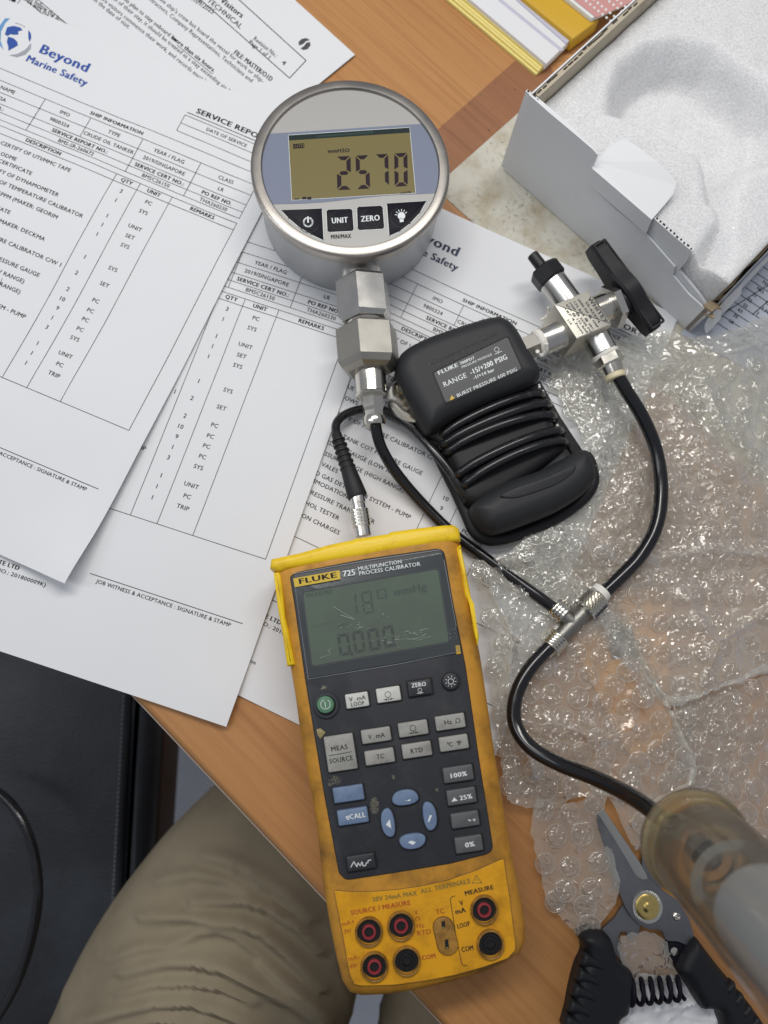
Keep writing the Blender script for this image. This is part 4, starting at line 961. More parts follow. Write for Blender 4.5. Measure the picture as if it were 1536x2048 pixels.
dsh = lambda cx, cy, a, rx, ry: [(lambda u, v: (K2(cx, cy)[0] + u * math.cos(a) - v * math.sin(a), K2(cx, cy)[1] + u * math.sin(a) + v * math.cos(a)))(rx * math.copysign(abs(math.cos(t)) ** .8, math.cos(t)), (ry if math.sin(t) < 0 else ry * .62) * math.sin(t)) for t in [2 * PI * i / 30 for i in range(30)]]
ra_ = math.radians
o = key(774, 985, 52, 28, 'k_blue', poly=dsh(772, 984, ra_(A_), 26.5, 19), nm='arrow_key'); leg(o, lambda k: (k.poly([K2(768, 992), K2(774, 988), K2(778, 996)]), k.poly([K2(784, 990), K2(808, 980), K2(806, 994), K2(784, 996)])), 'white')
o = key(640, 1155, 28, 56, 'k_blue', poly=dsh(655, 1155, ra_(A_ - 90), 29, 16.5), nm='arrow_key'); leg(o, lambda k: k.poly([K2(628, 1168), K2(656, 1128), K2(668, 1196)]), 'white')
o = key(948, 1105, 28, 56, 'k_blue', poly=dsh(940, 1108, ra_(A_ + 90), 29, 16.5), nm='arrow_key'); leg(o, lambda k: k.poly([K2(948, 1100), K2(966, 1098), K2(946, 1146), K2(934, 1148)]), 'white')
o = key(824, 1289, 52, 28, 'k_blue', poly=dsh(823, 1279, ra_(A_ + 180), 26.5, 19), nm='arrow_key'); leg(o, lambda k: k.poly([K2(790, 1298), K2(812, 1284), K2(848, 1296), K2(826, 1316)]), 'white')
o = key(447, 1444, 57, 31, 'k_black'); leg(o, lambda k: k.line([K2(372, 1478), K2(394, 1438), K2(416, 1476), K2(424, 1446), K2(440, 1470), K2(454, 1440), K2(462, 1470), K2(480, 1466), K2(484, 1448), K2(496, 1446), K2(498, 1430), K2(518, 1426)], 1.7), 'white')
wells.build('key_wells', MT['well'], ca)
# worn paint and residue on the panel
sm = Ink(F(KZ + .1)); rs = random.Random(3)
for (cx, cy, rx, ry, n_) in ((545, 1030, 32, 62, 300), (255, 842, 50, 34, 110), (685, 818, 16, 16, 26), (1003, 913, 14, 12, 20), (218, 872, 20, 12, 26)):
    for i in range(n_):
        a, r = rs.uniform(0, 2 * PI), rs.random() ** .7; x, y = cx + rx * r * math.cos(a), cy + ry * r * math.sin(a)
        q = K2(x, y); sm.poly([(q[0] + rs.uniform(.3, 1.6) * math.cos(t), q[1] + rs.uniform(.3, .9) * math.sin(t)) for t in (0, 1.2, 2.5, 3.9, 5.2)])
for pl in ([(148, 180), (172, 146), (182, 160), (196, 150), (188, 172)],): sm.poly([K2(*q) for q in pl])
sm.build('residue', mat('chalky_residue', C(122, 120, 106), .8), ca)
gm = MB(); gm.slab(W2([K2(*q) for q in ((120, 470), (150, 462), (188, 492), (150, 540), (128, 512))], KZ), KZ - .1, KZ + .5, .2, 2); gm.build('gummy_blob', mat('gum', C(150, 136, 92), .4, bump=(900, .5, .0006)), ca)
# terminal label
TZ = CZ + .35
tp = [K3(218, 258), K3(330, 268), K3(480, 266), K3(640, 252), K3(800, 228), K3(960, 190), K3(1130, 130), K3(1302, 54), K3(1340, 300), K3(1378, 600), K3(1376, 640), K3(1330, 690), K3(1180, 745), K3(1000, 796), K3(800, 836), K3(600, 862), K3(400, 868), K3(346, 858), K3(320, 800), K3(270, 520)]
te = MB(); te.slab(W2(fillet(tp, 3, 2), CZ), CZ - .5, TZ, .15, 1); te.build('terminal_label', MT['yellow'], ca)
gl_ = Ink(F(CZ + .1)); gl_.line(fillet(tp, 3, 2), 1.8, True); gl_.build('label_gap', MT['k_black'], ca)
k = Ink(F(TZ + .1)); t3 = lambda t, x0, y0, x1, y1, cap, b_=True: k.text(t, K3(x0, y0), K3(x1, y1), cap, b_)
MT['ink_olive'] = mat('worn_grey_ink', C(140, 118, 52), .6); MT['ink_red'] = mat('red_print', C(176, 82, 32), .6)
t3('30V 24mA MAX', 466, 332, 750, 290, 9.5); t3('ALL TERMINALS', 775, 280, 1090, 212, 9.5); k.line([K3(1104, 212), K3(1128, 160), K3(1162, 210)], 1.4, True); k.line([K3(1131, 182), K3(1132, 196)], 1.6)
k.build('worn_lettering', MT['ink_olive'], ca)
k = Ink(F(TZ + .1)); t3('SOURCE / MEASURE', 328, 418, 708, 350, 9.5); t3('mA+', 272, 488, 350, 472, 9, False); t3('3W', 284, 536, 330, 530, 8.5, False); t3('mA-', 312, 712, 384, 696, 9, False); t3('4W', 320, 760, 368, 752, 8.5, False)
t3('V', 736, 416, 756, 412, 9, False); k.ring(*K3(752, 442), 4, 1.2, 120, 420); t3('Hz', 748, 500, 796, 496, 9, False); t3('RTD', 754, 550, 840, 536, 10, False); t3('TC', 874, 412, 922, 404, 10); t3('COM', 784, 706, 868, 690, 9)
k.build('red_lettering', MT['ink_red'], ca)
k = Ink(F(TZ + .1)); t3('MEASURE', 1060, 292, 1240, 250, 9); t3('V', 1028, 358, 1048, 352, 10); t3('mA', 998, 410, 1062, 398, 10); t3('LOOP', 1012, 504, 1090, 484, 9.5); t3('COM', 1038, 654, 1110, 640, 10)
k.line([K3(992, 294), K3(970, 300), K3(962, 316), K3(1000, 560), K3(1034, 725), K3(1044, 742), K3(1070, 738)], 1.3)
k.build('black_lettering', MT['ink'], ca)
# jacks
MT['collar'] = dirty('grimy_collar', C(176, 128, 52), C(90, 62, 24), 160, .35, .7)
for cx, cy, col in ((441, 520, 'red'), (646, 482, 'red'), (476, 742, 'red'), (682, 706, 'black'), (1177, 380, 'red'), (1217, 600, 'black')):
    c = K3(cx, cy); cc = P(*c, TZ); mk3 = mpp(*c, TZ); R = lambda r: r * mk3
    j = MB(); j.lathe(cc - up * .3, cc + up * 2, [(0, R(28)), (.5, R(28)), (.85, R(27)), (1, R(25.5)), (.9, R(24)), (.2, R(23.4))], 40, cap=False); jo = j.build('jack', MT['collar'], ca)
    wl = Ink(F(TZ + .12)); wl.poly(circ(c[0], c[1], 24)); wl.build('jack_well', MT['well'], jo)
    ir = MB(); ir.lathe(cc + up * .1, cc + up * 1.6, [(0, R(14)), (.8, R(14)), (1, R(12.8)), (1, R(10)), (.2, R(9))], 32, cap=False); ir.build('jack_sleeve', MT[col], jo)
    co = Ink(F(TZ + .5)); co.poly(circ(c[0], c[1], 9.4)); co.build('jack_hole', MT['well'], jo)
cap_ = []
a0, a1 = K3(917, 492), K3(945, 608); dd = Vector((a1[0] - a0[0], a1[1] - a0[1])).normalized(); nn_ = Vector((dd[1], -dd[0]))
for i in range(13): a = PI * i / 12; v = nn_ * math.cos(a) - dd * math.sin(a); cap_.append((a0[0] + v[0] * 20.5, a0[1] + v[1] * 20.5))
for i in range(13): a = PI * i / 12; v = nn_ * -math.cos(a) + dd * math.sin(a); cap_.append((a1[0] + v[0] * 20.5, a1[1] + v[1] * 20.5))
tcj = MB(); tcj.slab(W2(cap_, TZ), TZ - .3, TZ + .9, .5, 3); tco = tcj.build('thermocouple_socket', MT['collar'], ca)
gq = Ink(F(TZ + .12)); gq.line(cap_, 1.6, True); gq.build('socket_gap', MT['well'], tco)
k = Ink(F(TZ + 1.0))
for pl in ([(905, 458), (926, 452), (930, 500), (908, 506)], [(926, 575), (948, 570), (954, 632), (930, 636)]): k.poly([K3(*q) for q in pl])
k.build('socket_slot', MT['well'], tco)
k = Ink(F(TZ + 1.1))
for pl in ([(908, 496), (918, 490), (930, 500), (910, 505)], [(930, 632), (942, 618), (953, 630)]): k.poly([K3(*q) for q in pl])
k.build('brass_contact', MT['brass'], tco)
# ------------------------------------------------------------------ open box with foam
def ray(x, y, p0, nrm):                            # where the sight line of a pixel meets a plane
    o = Vector((0, 0, HC)); d = P(x, y, 0) - o
    return o + d * ((Vector(p0) - o).dot(nrm) / d.dot(nrm))
MT['whitecard'] = mat('white_card', (.78, .80, .82, 1), .55, bump=(350, .06, .0005), var=(25, (.70, .72, .75, 1), .55, .8))
MT['card'] = mat('brown_cardboard', (.42, .32, .20, 1), .8, bump=(500, .3, .0005), var=(120, (.30, .21, .12, 1), .5, .8))
MT['cardin'] = mat('cream_card_inside', (.52, .46, .35, 1), .8, bump=(500, .2, .0005), var=(70, (.40, .33, .22, 1), .5, .75))
MT['flute'] = mat('dark_flute', (.05, .04, .03, 1), .9)
BL = P(1008, 340, .9); eF = (P(1365, 654, .9) - BL).normalized(); eB = Vector((-eF[1], eF[0], 0))
if eB[1] < 0: eB = -eB
BH = 59.6
nF = -eB                                           # outward normal of the front wall
bx = thing('open_box', 'open white cardboard box lined with foam, its front tuck flap sticking up', 'box', BL)
wp_ = lambda x, y, off=0: ray(x, y, BL + nF * off, nF)
C3 = lambda x, y: (900 + x / 2.415, y / 2.415)
def wall(pts3, th, nrm, m, nm, par=bx, label=None):
    """flat card: outline of world points, thickness th to the inside (-nrm)"""
    mb = MB(); n = len(pts3); a = [q for q in pts3]; b_ = [q - nrm * th for q in pts3]
    mb.add(a + b_, [tuple(range(n)), tuple(range(2 * n - 1, n - 1, -1))] + [(i, i + n, (i + 1) % n + n, (i + 1) % n) for i in range(n)])
    return mb.build(nm, m, par, 0, label)
fr_top = [C3(362, 445), C3(480, 545), C3(600, 645), C3(690, 722), C3(712, 748), C3(690, 800), C3(668, 885), C3(800, 1010), C3(945, 1130), C3(1010, 1205), C3(1085, 1290), C3(1075, 1330), C3(1150, 1420), C3(1215, 1480), C3(1258, 1512)]
tops = [wp_(*q) for q in fr_top]
endb = Vector((tops[-1][0], tops[-1][1], BL[2])); 
TL = BL + Vector((0, 0, BH * .001))
wall([TL] + tops[1:] + [endb, BL], .0012, nF, MT['whitecard'], 'front_wall')
# inner layer of the front wall, and its fluted edge
inn = [wp_(*q, -.0016) for q in (C3(365, 440), C3(560, 600), C3(700, 738), C3(692, 860), C3(940, 1095), C3(985, 1055), C3(1080, 1140), C3(1168, 1214), C3(1140, 1265), C3(1105, 1305), C3(1200, 1420), C3(1255, 1500))]
wall([Vector((q[0], q[1], q[2])) for q in inn] + [Vector((inn[-1][0], inn[-1][1], BL[2])), Vector((inn[0][0], inn[0][1], BL[2]))], .0016, nF, MT['whitecard'], 'inner_wall')
fe = MB(); rs = random.Random(11)
for a, b_ in ((inn[0], inn[2]), (inn[5], inn[7])):
    n_ = int((b_ - a).length / .0022)
    for i in range(n_):
        q = a + (b_ - a) * ((i + .5) / n_) + Vector((0, 0, .0002)) + eB * .0008; fe.box(q + eB * rs.uniform(-.0002, .0003), eF * rs.uniform(.0003, .0008), eB * .00035, Vector((0, 0, .0003)))
fe.build('edge_flutes', MT['flute'], bx, 0)
# tuck flap: upright part on the wall, then bent inwards
hg = [wp_(*C3(685, 810), .0008), wp_(*C3(975, 1060), .0008)]; lo = [wp_(*C3(668, 888), .0008), wp_(*C3(945, 1130), .0008)]
hz_ = (hg[0][2] + hg[1][2]) / 2 * 1000
tabp = [C3(685, 810), C3(704, 780), C3(730, 748), C3(770, 708), C3(812, 682), C3(850, 671), C3(882, 682), C3(940, 728), C3(1000, 780), C3(1058, 830), C3(1082, 862), C3(1090, 895), C3(1082, 935), C3(1040, 985), C3(975, 1060)]
tb_ = MB(); nv = len(tabp); t_ = [P(*q, hz_ + (4 * min(1, i / 6) if i < 8 else 4 * min(1, (nv - 1 - i) / 6))) for i, q in enumerate(tabp)]
hA, hB = t_[0], t_[-1]
lo2 = [lo[0], lo[1]]
vs = t_ + [q - Vector((0, 0, .0006)) for q in t_]
tb_.add(vs, [tuple(range(nv)), tuple(range(2 * nv - 1, nv - 1, -1))] + [(i, (i + 1) % nv, (i + 1) % nv + nv, i + nv) for i in range(nv)])
tb_.build('tuck_flap', mat('bright_white_card', (.78, .79, .81, 1), .5), bx, 0)
fb = MB(); u0, u1 = hA + nF * .0002, hB + nF * .0002; fb.add([u0, u1, lo[1], lo[0], u0 + eB * .0006, u1 + eB * .0006, lo[1] + eB * .0006, lo[0] + eB * .0006], [(0, 1, 2, 3), (7, 6, 5, 4), (0, 4, 5, 1), (1, 5, 6, 2), (2, 6, 7, 3), (3, 7, 4, 0)]); fb.build('flap_base', MT['whitecard'], bx, 0)
# back-left wall
LBW = .19
wall([TL + eB * .0013, TL + eB * LBW, BL + eB * LBW, BL + eB * .0013], .0008, -eF, MT['whitecard'], 'side_wall')
i0 = TL + eF * .0010 + eB * .0036; ib = BL + eF * .0010 + eB * .0036
wall([i0 - Vector((0, 0, .001)), i0 + eB * LBW - Vector((0, 0, .001)), ib + eB * LBW, ib], .0028, -eF, MT['cardin'], 'side_wall_lining')
fe = MB(); n_ = 46
for i in range(n_):
    if rs.random() < .7: fe.box(TL + eB * (LBW * (i + .5) / n_) + eF * (.0018 + rs.uniform(-.0003, .0005)) - Vector((0, 0, .0008)), eB * rs.uniform(.0012, .0021), eF * .00035, Vector((0, 0, .0003)))
fe.build('edge_flutes', MT['flute'], bx, 0)
# torn right wall
R0 = endb; rtop = []; rs = random.Random(4)
zt = tops[-1][2] - BL[2]
prof = [(0, zt * .96), (.006, zt * .90), (.012, zt * 1.02), (.02, zt * .98), (.032, zt * 1.06), (.036, zt * 1.0), (.042, zt * 1.1), (.05, zt * 1.16), (.07, zt * 1.18), (.19, zt * 1.2)]
q_ = [R0 + eB * a + Vector((0, 0, b_)) for a, b_ in prof]
wall(q_ + [R0 + eB * .19, R0], .0008, eF, MT['whitecard'], 'torn_wall')
q2_ = [R0 - eF * .0010 + eB * a + Vector((0, 0, b_ + (.0035 if i % 2 else .0015))) - eF * (.002 if i % 3 else .0005) for i, (a, b_) in enumerate(prof)]
wall(q2_ + [R0 - eF * .0010 + eB * .19, R0 - eF * .0010], .0026, eF, MT['card'], 'torn_wall_core')
# curled torn flap of liner at the corner
tf = MB(); 
for a0_, w0_, out0 in ((.002, .012, .006), (.014, .02, .005), (.036, .03, .003)):
    rows = []
    for i in range(7):
        u = i / 6; z_ = zt * 1.0 - .004 + .004 * math.sin(u * 3)
        rows.append([R0 + eB * (a0_ + w0_ * u) + eF * (.0012 + out0 * v * v) + Vector((0, 0, z_ - .014 * v - .002 * math.sin(u * 9 + v * 3))) for v in (0, .25, .5, .75, 1)])
    tf.grid(rows)
tf.build('torn_liner', MT['whitecard'], bx, 60)
tk = MB(); rs = random.Random(8)
for i in range(7):
    c = R0 + eB * rs.uniform(-.001, .012) + Vector((0, 0, zt + rs.uniform(-.004, .002))) + eF * rs.uniform(-.003, .001)
    tk.box(c, Vector((rs.uniform(.001, .003), rs.uniform(-.002, .002), rs.uniform(-.001, .001))), Vector((rs.uniform(-.002, .002), rs.uniform(.001, .003), rs.uniform(-.001, .001))), Vector((0, 0, .0006)))
tk.build('torn_card_shreds', MT['card'], bx, 0)
bf = MB(); LF = (endb - BL).length
bf.slab([tuple((BL + eF * a + eB * b_)[:2]) for a, b_ in ((.001, .001), (LF - .001, .001), (LF - .001, .188), (.001, .188))], 1.0, 2.6, 0); bf.build('bottom', MT['cardin'], bx, 0)
# foam insert
def foam_mat():
    m, nt, b = newmat('white_foam'); L = nt.links.new
    b.inputs['Base Color'].default_value = (.72, .725, .735, 1); b.inputs['Roughness'].default_value = .55
    tc = N(nt, 'ShaderNodeTexCoord')
    v = N(nt, 'ShaderNodeTexVoronoi', Scale=1050.0); L(tc.outputs['Object'], v.inputs[0])
    bp = N(nt, 'ShaderNodeBump', Strength=.5, Distance=.0007); L(v.outputs['Distance'], bp.inputs['Height']); L(bp.outputs[0], b.inputs['Normal'])
    v2 = N(nt, 'ShaderNodeTexVoronoi', Scale=620.0); L(tc.outputs['Object'], v2.inputs[0])
    sp = N(nt, 'ShaderNodeSeparateColor'); L(v2.outputs['Color'], sp.inputs[0])
    r = N(nt, 'ShaderNodeMapRange'); r.inputs[1].default_value = .90; r.inputs[2].default_value = .93; r.inputs[3].default_value = .6; r.inputs[4].default_value = .12; L(sp.outputs[0], r.inputs[0]); L(r.outputs[0], b.inputs['Roughness'])
    n2 = N(nt, 'ShaderNodeTexNoise', Scale=900.0, Detail=3.0); L(tc.outputs['Object'], n2.inputs[0])
    r2 = N(nt, 'ShaderNodeMapRange'); r2.inputs[1].default_value = .35; r2.inputs[2].default_value = .65; L(n2.outputs[0], r2.inputs[0])
    mx = N(nt, 'ShaderNodeMix', data_type='RGBA'); mx.inputs[6].default_value = (.70, .705, .715, 1); mx.inputs[7].default_value = (.86, .86, .87, 1); L(r2.outputs[0], mx.inputs[0]); L(mx.outputs[2], b.inputs['Base Color'])
    b.inputs['Subsurface Weight'].default_value = .85; b.inputs['Subsurface Radius'].default_value = (.011, .011, .011); b.inputs['Subsurface Scale'].default_value = 1.0
    return m
MT['foam'] = foam_mat()
FT = 47.5
rec = [(1204, 232), (1208, 178), (1230, 122), (1285, 84), (1352, 70), (1430, 88), (1505, 140), (1600, 215), (1600, 330), (1500, 350), (1474, 392), (1468, 470), (1466, 530), (1440, 548), (1392, 540), (1385, 500), (1405, 470), (1427, 440), (1422, 420), (1405, 412), (1397, 340), (1388, 316), (1338, 292), (1290, 262), (1250, 246)]
def loc(q): d = q - BL; return Vector((d.dot(eF), d.dot(eB)))
recl = [loc(P(*q, FT)) for q in rec]
def sdf(p):
    d = 1e9; ins = False; n = len(recl)
    for i in range(n):
        a, b_ = recl[i], recl[(i + 1) % n]; ab = b_ - a; t = max(0, min(1, (p - a).dot(ab) / ab.length_squared)); d = min(d, (p - a - ab * t).length)
        if (a[1] > p[1]) != (b_[1] > p[1]) and p[0] < (b_[0] - a[0]) * (p[1] - a[1]) / (b_[1] - a[1]) + a[0]: ins = not ins
    return d if ins else -d
fm = MB(); n1, n2 = 84, 92; x0, x1, y0, y1 = .0042, LF - .004, .0036, .165; rows = []
ring_c = loc(P(1395, 230, FT))
for j in range(n2 + 1):
    row = []
    for i in range(n1 + 1):
        p = Vector((x0 + (x1 - x0) * i / n1, y0 + (y1 - y0) * j / n2)); s = sdf(p)
        ed = min(i, n1 - i, j) ; h = FT - 20 * sstep(-.0010, .0170, s) + .7 * noise.noise(Vector((p[0] * 90, p[1] * 90, 0))) - (1.2 if ed == 0 else 0)
        rr_ = (p - ring_c).length
        if s > .005: h += 3.0 * sstep(.034, .031, rr_) * 0 - 3.5 * sstep(.040, .036, rr_)
        h -= (38 if False else 0)
        row.append(BL + eF * p[0] + eB * p[1] + Vector((0, 0, h * .001)))
    rows.append(row)
b_ = fm.grid(rows)
low = [[Vector((q[0], q[1], .003)) for q in (rows[0] if k_ == 0 else rows[-1])] for k_ in (0, 1)]
fm.grid([low[0], rows[0]]); fm.grid([rows[-1], low[1]])
tag(fm.build('foam_insert', MT['foam'], origin=BL + eF * .05 + eB * .05, ang=60), 'white sparkling foam insert with a round hollow, inside the open box', 'foam')

# ------------------------------------------------------------------ bubble wrap
def film_mat(name, milk, gloss, bscale, bdist, tint=(.95, .95, .95)):
    m, nt, b = newmat(name); L = nt.links.new; nt.nodes.remove(b); out = nt.nodes['Material Output']
    tc = N(nt, 'ShaderNodeTexCoord')
    nz = N(nt, 'ShaderNodeTexNoise', Scale=bscale, Detail=3.0, Roughness=.55, Distortion=.8); nz.noise_type = 'RIDGED_MULTIFRACTAL'; L(tc.outputs['Object'], nz.inputs[0])
    bp = N(nt, 'ShaderNodeBump', Strength=.9, Distance=bdist); L(nz.outputs[0], bp.inputs['Height'])
    fz = N(nt, 'ShaderNodeFresnel', IOR=1.5); L(bp.outputs[0], fz.inputs['Normal'])
    ad = N(nt, 'ShaderNodeMath', operation='MULTIPLY_ADD'); ad.inputs[1].default_value = gloss; ad.inputs[2].default_value = .015; L(fz.outputs[0], ad.inputs[0]); ad.use_clamp = True
    mn = N(nt, 'ShaderNodeMath', operation='MINIMUM'); mn.inputs[1].default_value = .42; L(ad.outputs[0], mn.inputs[0]); ad = mn
    tr = N(nt, 'ShaderNodeBsdfTransparent'); tr.inputs[0].default_value = (*tint, 1)
    gl = N(nt, 'ShaderNodeBsdfGlossy'); gl.inputs['Roughness'].default_value = .055; gl.inputs[0].default_value = (1, 1, 1, 1); L(bp.outputs[0], gl.inputs['Normal'])
    df = N(nt, 'ShaderNodeBsdfDiffuse'); df.inputs[0].default_value = (.80, .785, .70, 1); L(bp.outputs[0], df.inputs['Normal'])
    tl = N(nt, 'ShaderNodeBsdfTranslucent'); tl.inputs[0].default_value = (.8, .785, .70, 1)
    md = N(nt, 'ShaderNodeMixShader'); md.inputs[0].default_value = .4; L(df.outputs[0], md.inputs[1]); L(tl.outputs[0], md.inputs[2])
    m1 = N(nt, 'ShaderNodeMixShader'); m1.inputs[0].default_value = milk; L(tr.outputs[0], m1.inputs[1]); L(md.outputs[0], m1.inputs[2])
    m2 = N(nt, 'ShaderNodeMixShader'); L(ad.outputs[0], m2.inputs[0]); L(m1.outputs[0], m2.inputs[1]); L(gl.outputs[0], m2.inputs[2]); L(m2.outputs[0], out.inputs[0])
    return m
MT['film'] = film_mat('clear_plastic_film', .55, 1.6, 190, .0014)
MT['film2'] = film_mat('thin_plastic_film', .38, 1.6, 190, .0014)
MT['bubble'] = film_mat('clear_bubble_film', .19, 2.0, 300, .0018)
MT['rim'] = film_mat('bubble_rim', .48, 1.5, 200, .0006)
MT['hem'] = film_mat('film_hem', .50, 1.5, 60, .0010)
def bub_mesh(k):
    rs = random.Random(k); nr, ns = 9, 28; vs = []; fs = []; r0 = .0052; H_ = rs.uniform(.0013, .0022) if k % 3 else rs.uniform(.0006, .0011); dent = rs.random()
    ca, sa = math.cos(k * 1.7), math.sin(k * 1.7)
    for i in range(nr + 1):
        f = i / nr
        for j in range(ns):
            a = 2 * PI * j / ns; r = max(r0 * (1 - f ** 1.6), .00004)
            x, y = r * math.cos(a), r * math.sin(a); q = r / r0
            z = H_ * (1 - q ** 5) ** .7 if q < 1 else 0
            n_ = noise.noise(Vector((x * 300 + k * 9, y * 300, k * 3.1))); n2 = abs(noise.noise(Vector((x * 420, y * 420 + k * 5, k)))); n3 = abs(noise.noise(Vector((x * 900, y * 900 + k * 5, k + 7))))
            m = min(1, (1 - q) * 4)
            z += (.0007 * n_ - .0013 * n2 - .0006 * n3) * m
            fold = abs((x * ca + y * sa) - .0006 * n_ * 3 - (dent - .5) * .003); z -= .0009 * max(0, 1 - fold / .0008) * m
            vs.append((x * (1 + .05 * n_), y * (1 + .05 * n_), z))
    for i in range(nr):
        for j in range(ns): fs.append((i * ns + j, i * ns + (j + 1) % ns, (i + 1) * ns + (j + 1) % ns, (i + 1) * ns + j))
    fs.append(tuple(nr * ns + j for j in range(ns)))
    # welded rim
    b0_ = len(vs)
    for rr2, zz in ((r0 * .97, .0002), (r0 * 1.00, .0005), (r0 * 1.04, .0005), (r0 * 1.08, .0001)):
        for j in range(ns): a = 2 * PI * j / ns; vs.append((rr2 * math.cos(a), rr2 * math.sin(a), zz))
    for i in range(3):
        for j in range(ns): fs.append((b0_ + i * ns + j, b0_ + i * ns + (j + 1) % ns, b0_ + (i + 1) * ns + (j + 1) % ns, b0_ + (i + 1) * ns + j))
    me = bpy.data.meshes.new('bubble'); me.from_pydata(vs, [], fs); me.polygons.foreach_set('use_smooth', [True] * len(me.polygons)); me.update(); me.set_sharp_from_angle(angle=math.radians(45)); me.materials.append(MT['bubble']); me.materials.append(MT['rim']); me.polygons.foreach_set('material_index', [0] * (len(fs) - 3 * ns) + [1] * (3 * ns)); return me
BUB = [bub_mesh(k) for k in range(12)]
def wrap(label, net, base, amp, seed, pitch=.0121, bub=True, keep=None, step=.0012, lay=0.0, hems=(), top=0.0, fm_='film2', creases=()):
    """net: rows of (x, y[, h]) pixels; a crumpled film through it with bubbles standing on it"""
    rows = [[P(q[0], q[1], base) + Vector((0, 0, (q[2] if len(q) > 2 else 0) * .001)) for q in r] for r in net]
    nr, nc = len(rows), len(rows[0])
    def ev(s, t):
        s *= nc - 1; i = min(int(s), nc - 2); s -= i
        def cr(a, b, c, d, t): return 0.5 * ((2 * b) + (c - a) * t + (2 * a - 5 * b + 4 * c - d) * t * t + (3 * b - a - 3 * c + d) * t ** 3)
        cs = [cr(r[max(i - 1, 0)], r[i], r[i + 1], r[min(i + 2, nc - 1)], s) for r in rows]
        t *= nr - 1; j = min(int(t), nr - 2); t -= j
        return cr(cs[max(j - 1, 0)], cs[j], cs[j + 1], cs[min(j + 2, nr - 1)], t)
    cr_ = [([P(*c_, 4).xy for c_ in c], a_, w_) for c, a_, w_ in creases]
    def ridge(p):
        h = 0.0
        for c, a_, w_ in cr_:
            for i in range(len(c) - 1):
                u = c[i + 1] - c[i]; t = max(0, min(1, (p.xy - c[i]).dot(u) / u.length_squared)); d = (p.xy - c[i] - u * t).length
                h = max(h, a_ * math.exp(-d / w_) * (.6 + .4 * noise.noise(p * 60)))
        return h
    def zz(p):
        q = Vector((p[0], p[1], seed * 7.3))
        rd = lambda s: 1 - 2 * abs(noise.noise(q * s))
        return .001 * ((ridge(p) if cr_ else 0) + amp * noise.noise(q * 26) + amp * .55 * max(0, rd(15) - .35) + amp * .55 * rd(48) * .5 + .7 * rd(85) + .5 * rd(190) + .28 * rd(380))
    lw = max((ev(1, t) - ev(0, t)).length for t in (0, .3, .6, 1)); lh = max((ev(s, 1) - ev(s, 0)).length for s in (0, .3, .6, 1))
    nu, nv = max(4, int(lw / step)), max(4, int(lh / step))
    G_ = []
    for j in range(nv + 1):
        r = []
        for i in range(nu + 1):
            s, t = i / nu, j / nv
            if i in (0, nu) or j in (0, nv):
                pass
            p = ev(s, t); 
            if i == 0 or i == nu or j == 0 or j == nv: p = p + Vector((noise.noise(p * 300), noise.noise(p * 300 + Vector((5, 5, 5))), 0)) * .0016
            z = p[2] + zz(p); r.append(Vector((p[0], p[1], max(z, .0008 + lay))))
        G_.append(r)
    mb = MB(); mb.grid(G_)
    ctr = ev(.5, .5)
    root = thing('bubble_wrap', label, 'bubble wrap', (ctr[0], ctr[1], 0))
    mb.build('film', MT[fm_], root, 50)
    n_b = 0; rs = random.Random(seed)
    for side in hems:                              # smooth bubble-free selvedge
        hm = MB(); rw = []
        for j in range(nv + 1):
            t = j / nv; row = []
            for k_ in range(7):
                u = k_ / 6; w_ = .0060 * (.7 + .5 * noise.noise(Vector((t * 5, seed, 2))))
                if side == 'r': p, q = G_[j][nu], G_[j][max(0, nu - 8)]
                else: p, q = G_[nv][min(nu, int(t * nu))], G_[max(0, nv - 8)][min(nu, int(t * nu))]
                d = (q - p); d.z = 0; d.normalize()
                row.append(p + d * (w_ * (u - .25)) + Vector((0, 0, .0012 + .0016 * math.sin(u * PI) + .0006 * noise.noise(Vector((t * 30, u * 2, seed))))))
            rw.append(row)
        hm.grid(rw); hm.build('hem', MT['hem'], root, 60)
    if bub:
        pj = pitch * .866; j = 0
        while (j + .7) * pj < lh:
            t = (j + .7) * pj / lh
            if t < top: j += 1; continue
            wrow = (ev(1, t) - ev(0, t)).length; n_ = int(wrow / pitch)
            for i in range(n_):
                s = (i + .5 + (.5 if j % 2 else 0)) * pitch / wrow
                if s > .97: continue
                gi, gj = min(nu, int(s * nu)), min(nv, int(t * nv)); p = G_[gj][gi]
                if gi < 3 or gj < 3 or gi > nu - 4 or gj > nv - 4: continue
                if keep and not keep(*px(p)): continue
                nrm = (G_[gj][gi + 3] - G_[gj][gi - 3]).cross(G_[gj + 3][gi] - G_[gj - 3][gi]); nrm = nrm if nrm[2] > 0 else -nrm; nrm = (nrm.normalized() + Vector((0, 0, .6))).normalized()
                o = bpy.data.objects.new('bubble', rs.choice(BUB)); COL.objects.link(o); o.parent = root
                o.location = p - WL[root] + Vector((0, 0, .0002)) ; o.rotation_mode = 'QUATERNION'
                o.rotation_quaternion = nrm.to_track_quat('Z', 'Y') @ Vector((0, 0, 1)).rotation_difference(Vector((0, 0, 1)))
                sc_ = rs.uniform(.94, 1.06); o.scale = (sc_ * rs.uniform(.92, 1.04), sc_, rs.uniform(.7, 1.25)); n_b += 1
            j += 1
    return n_b
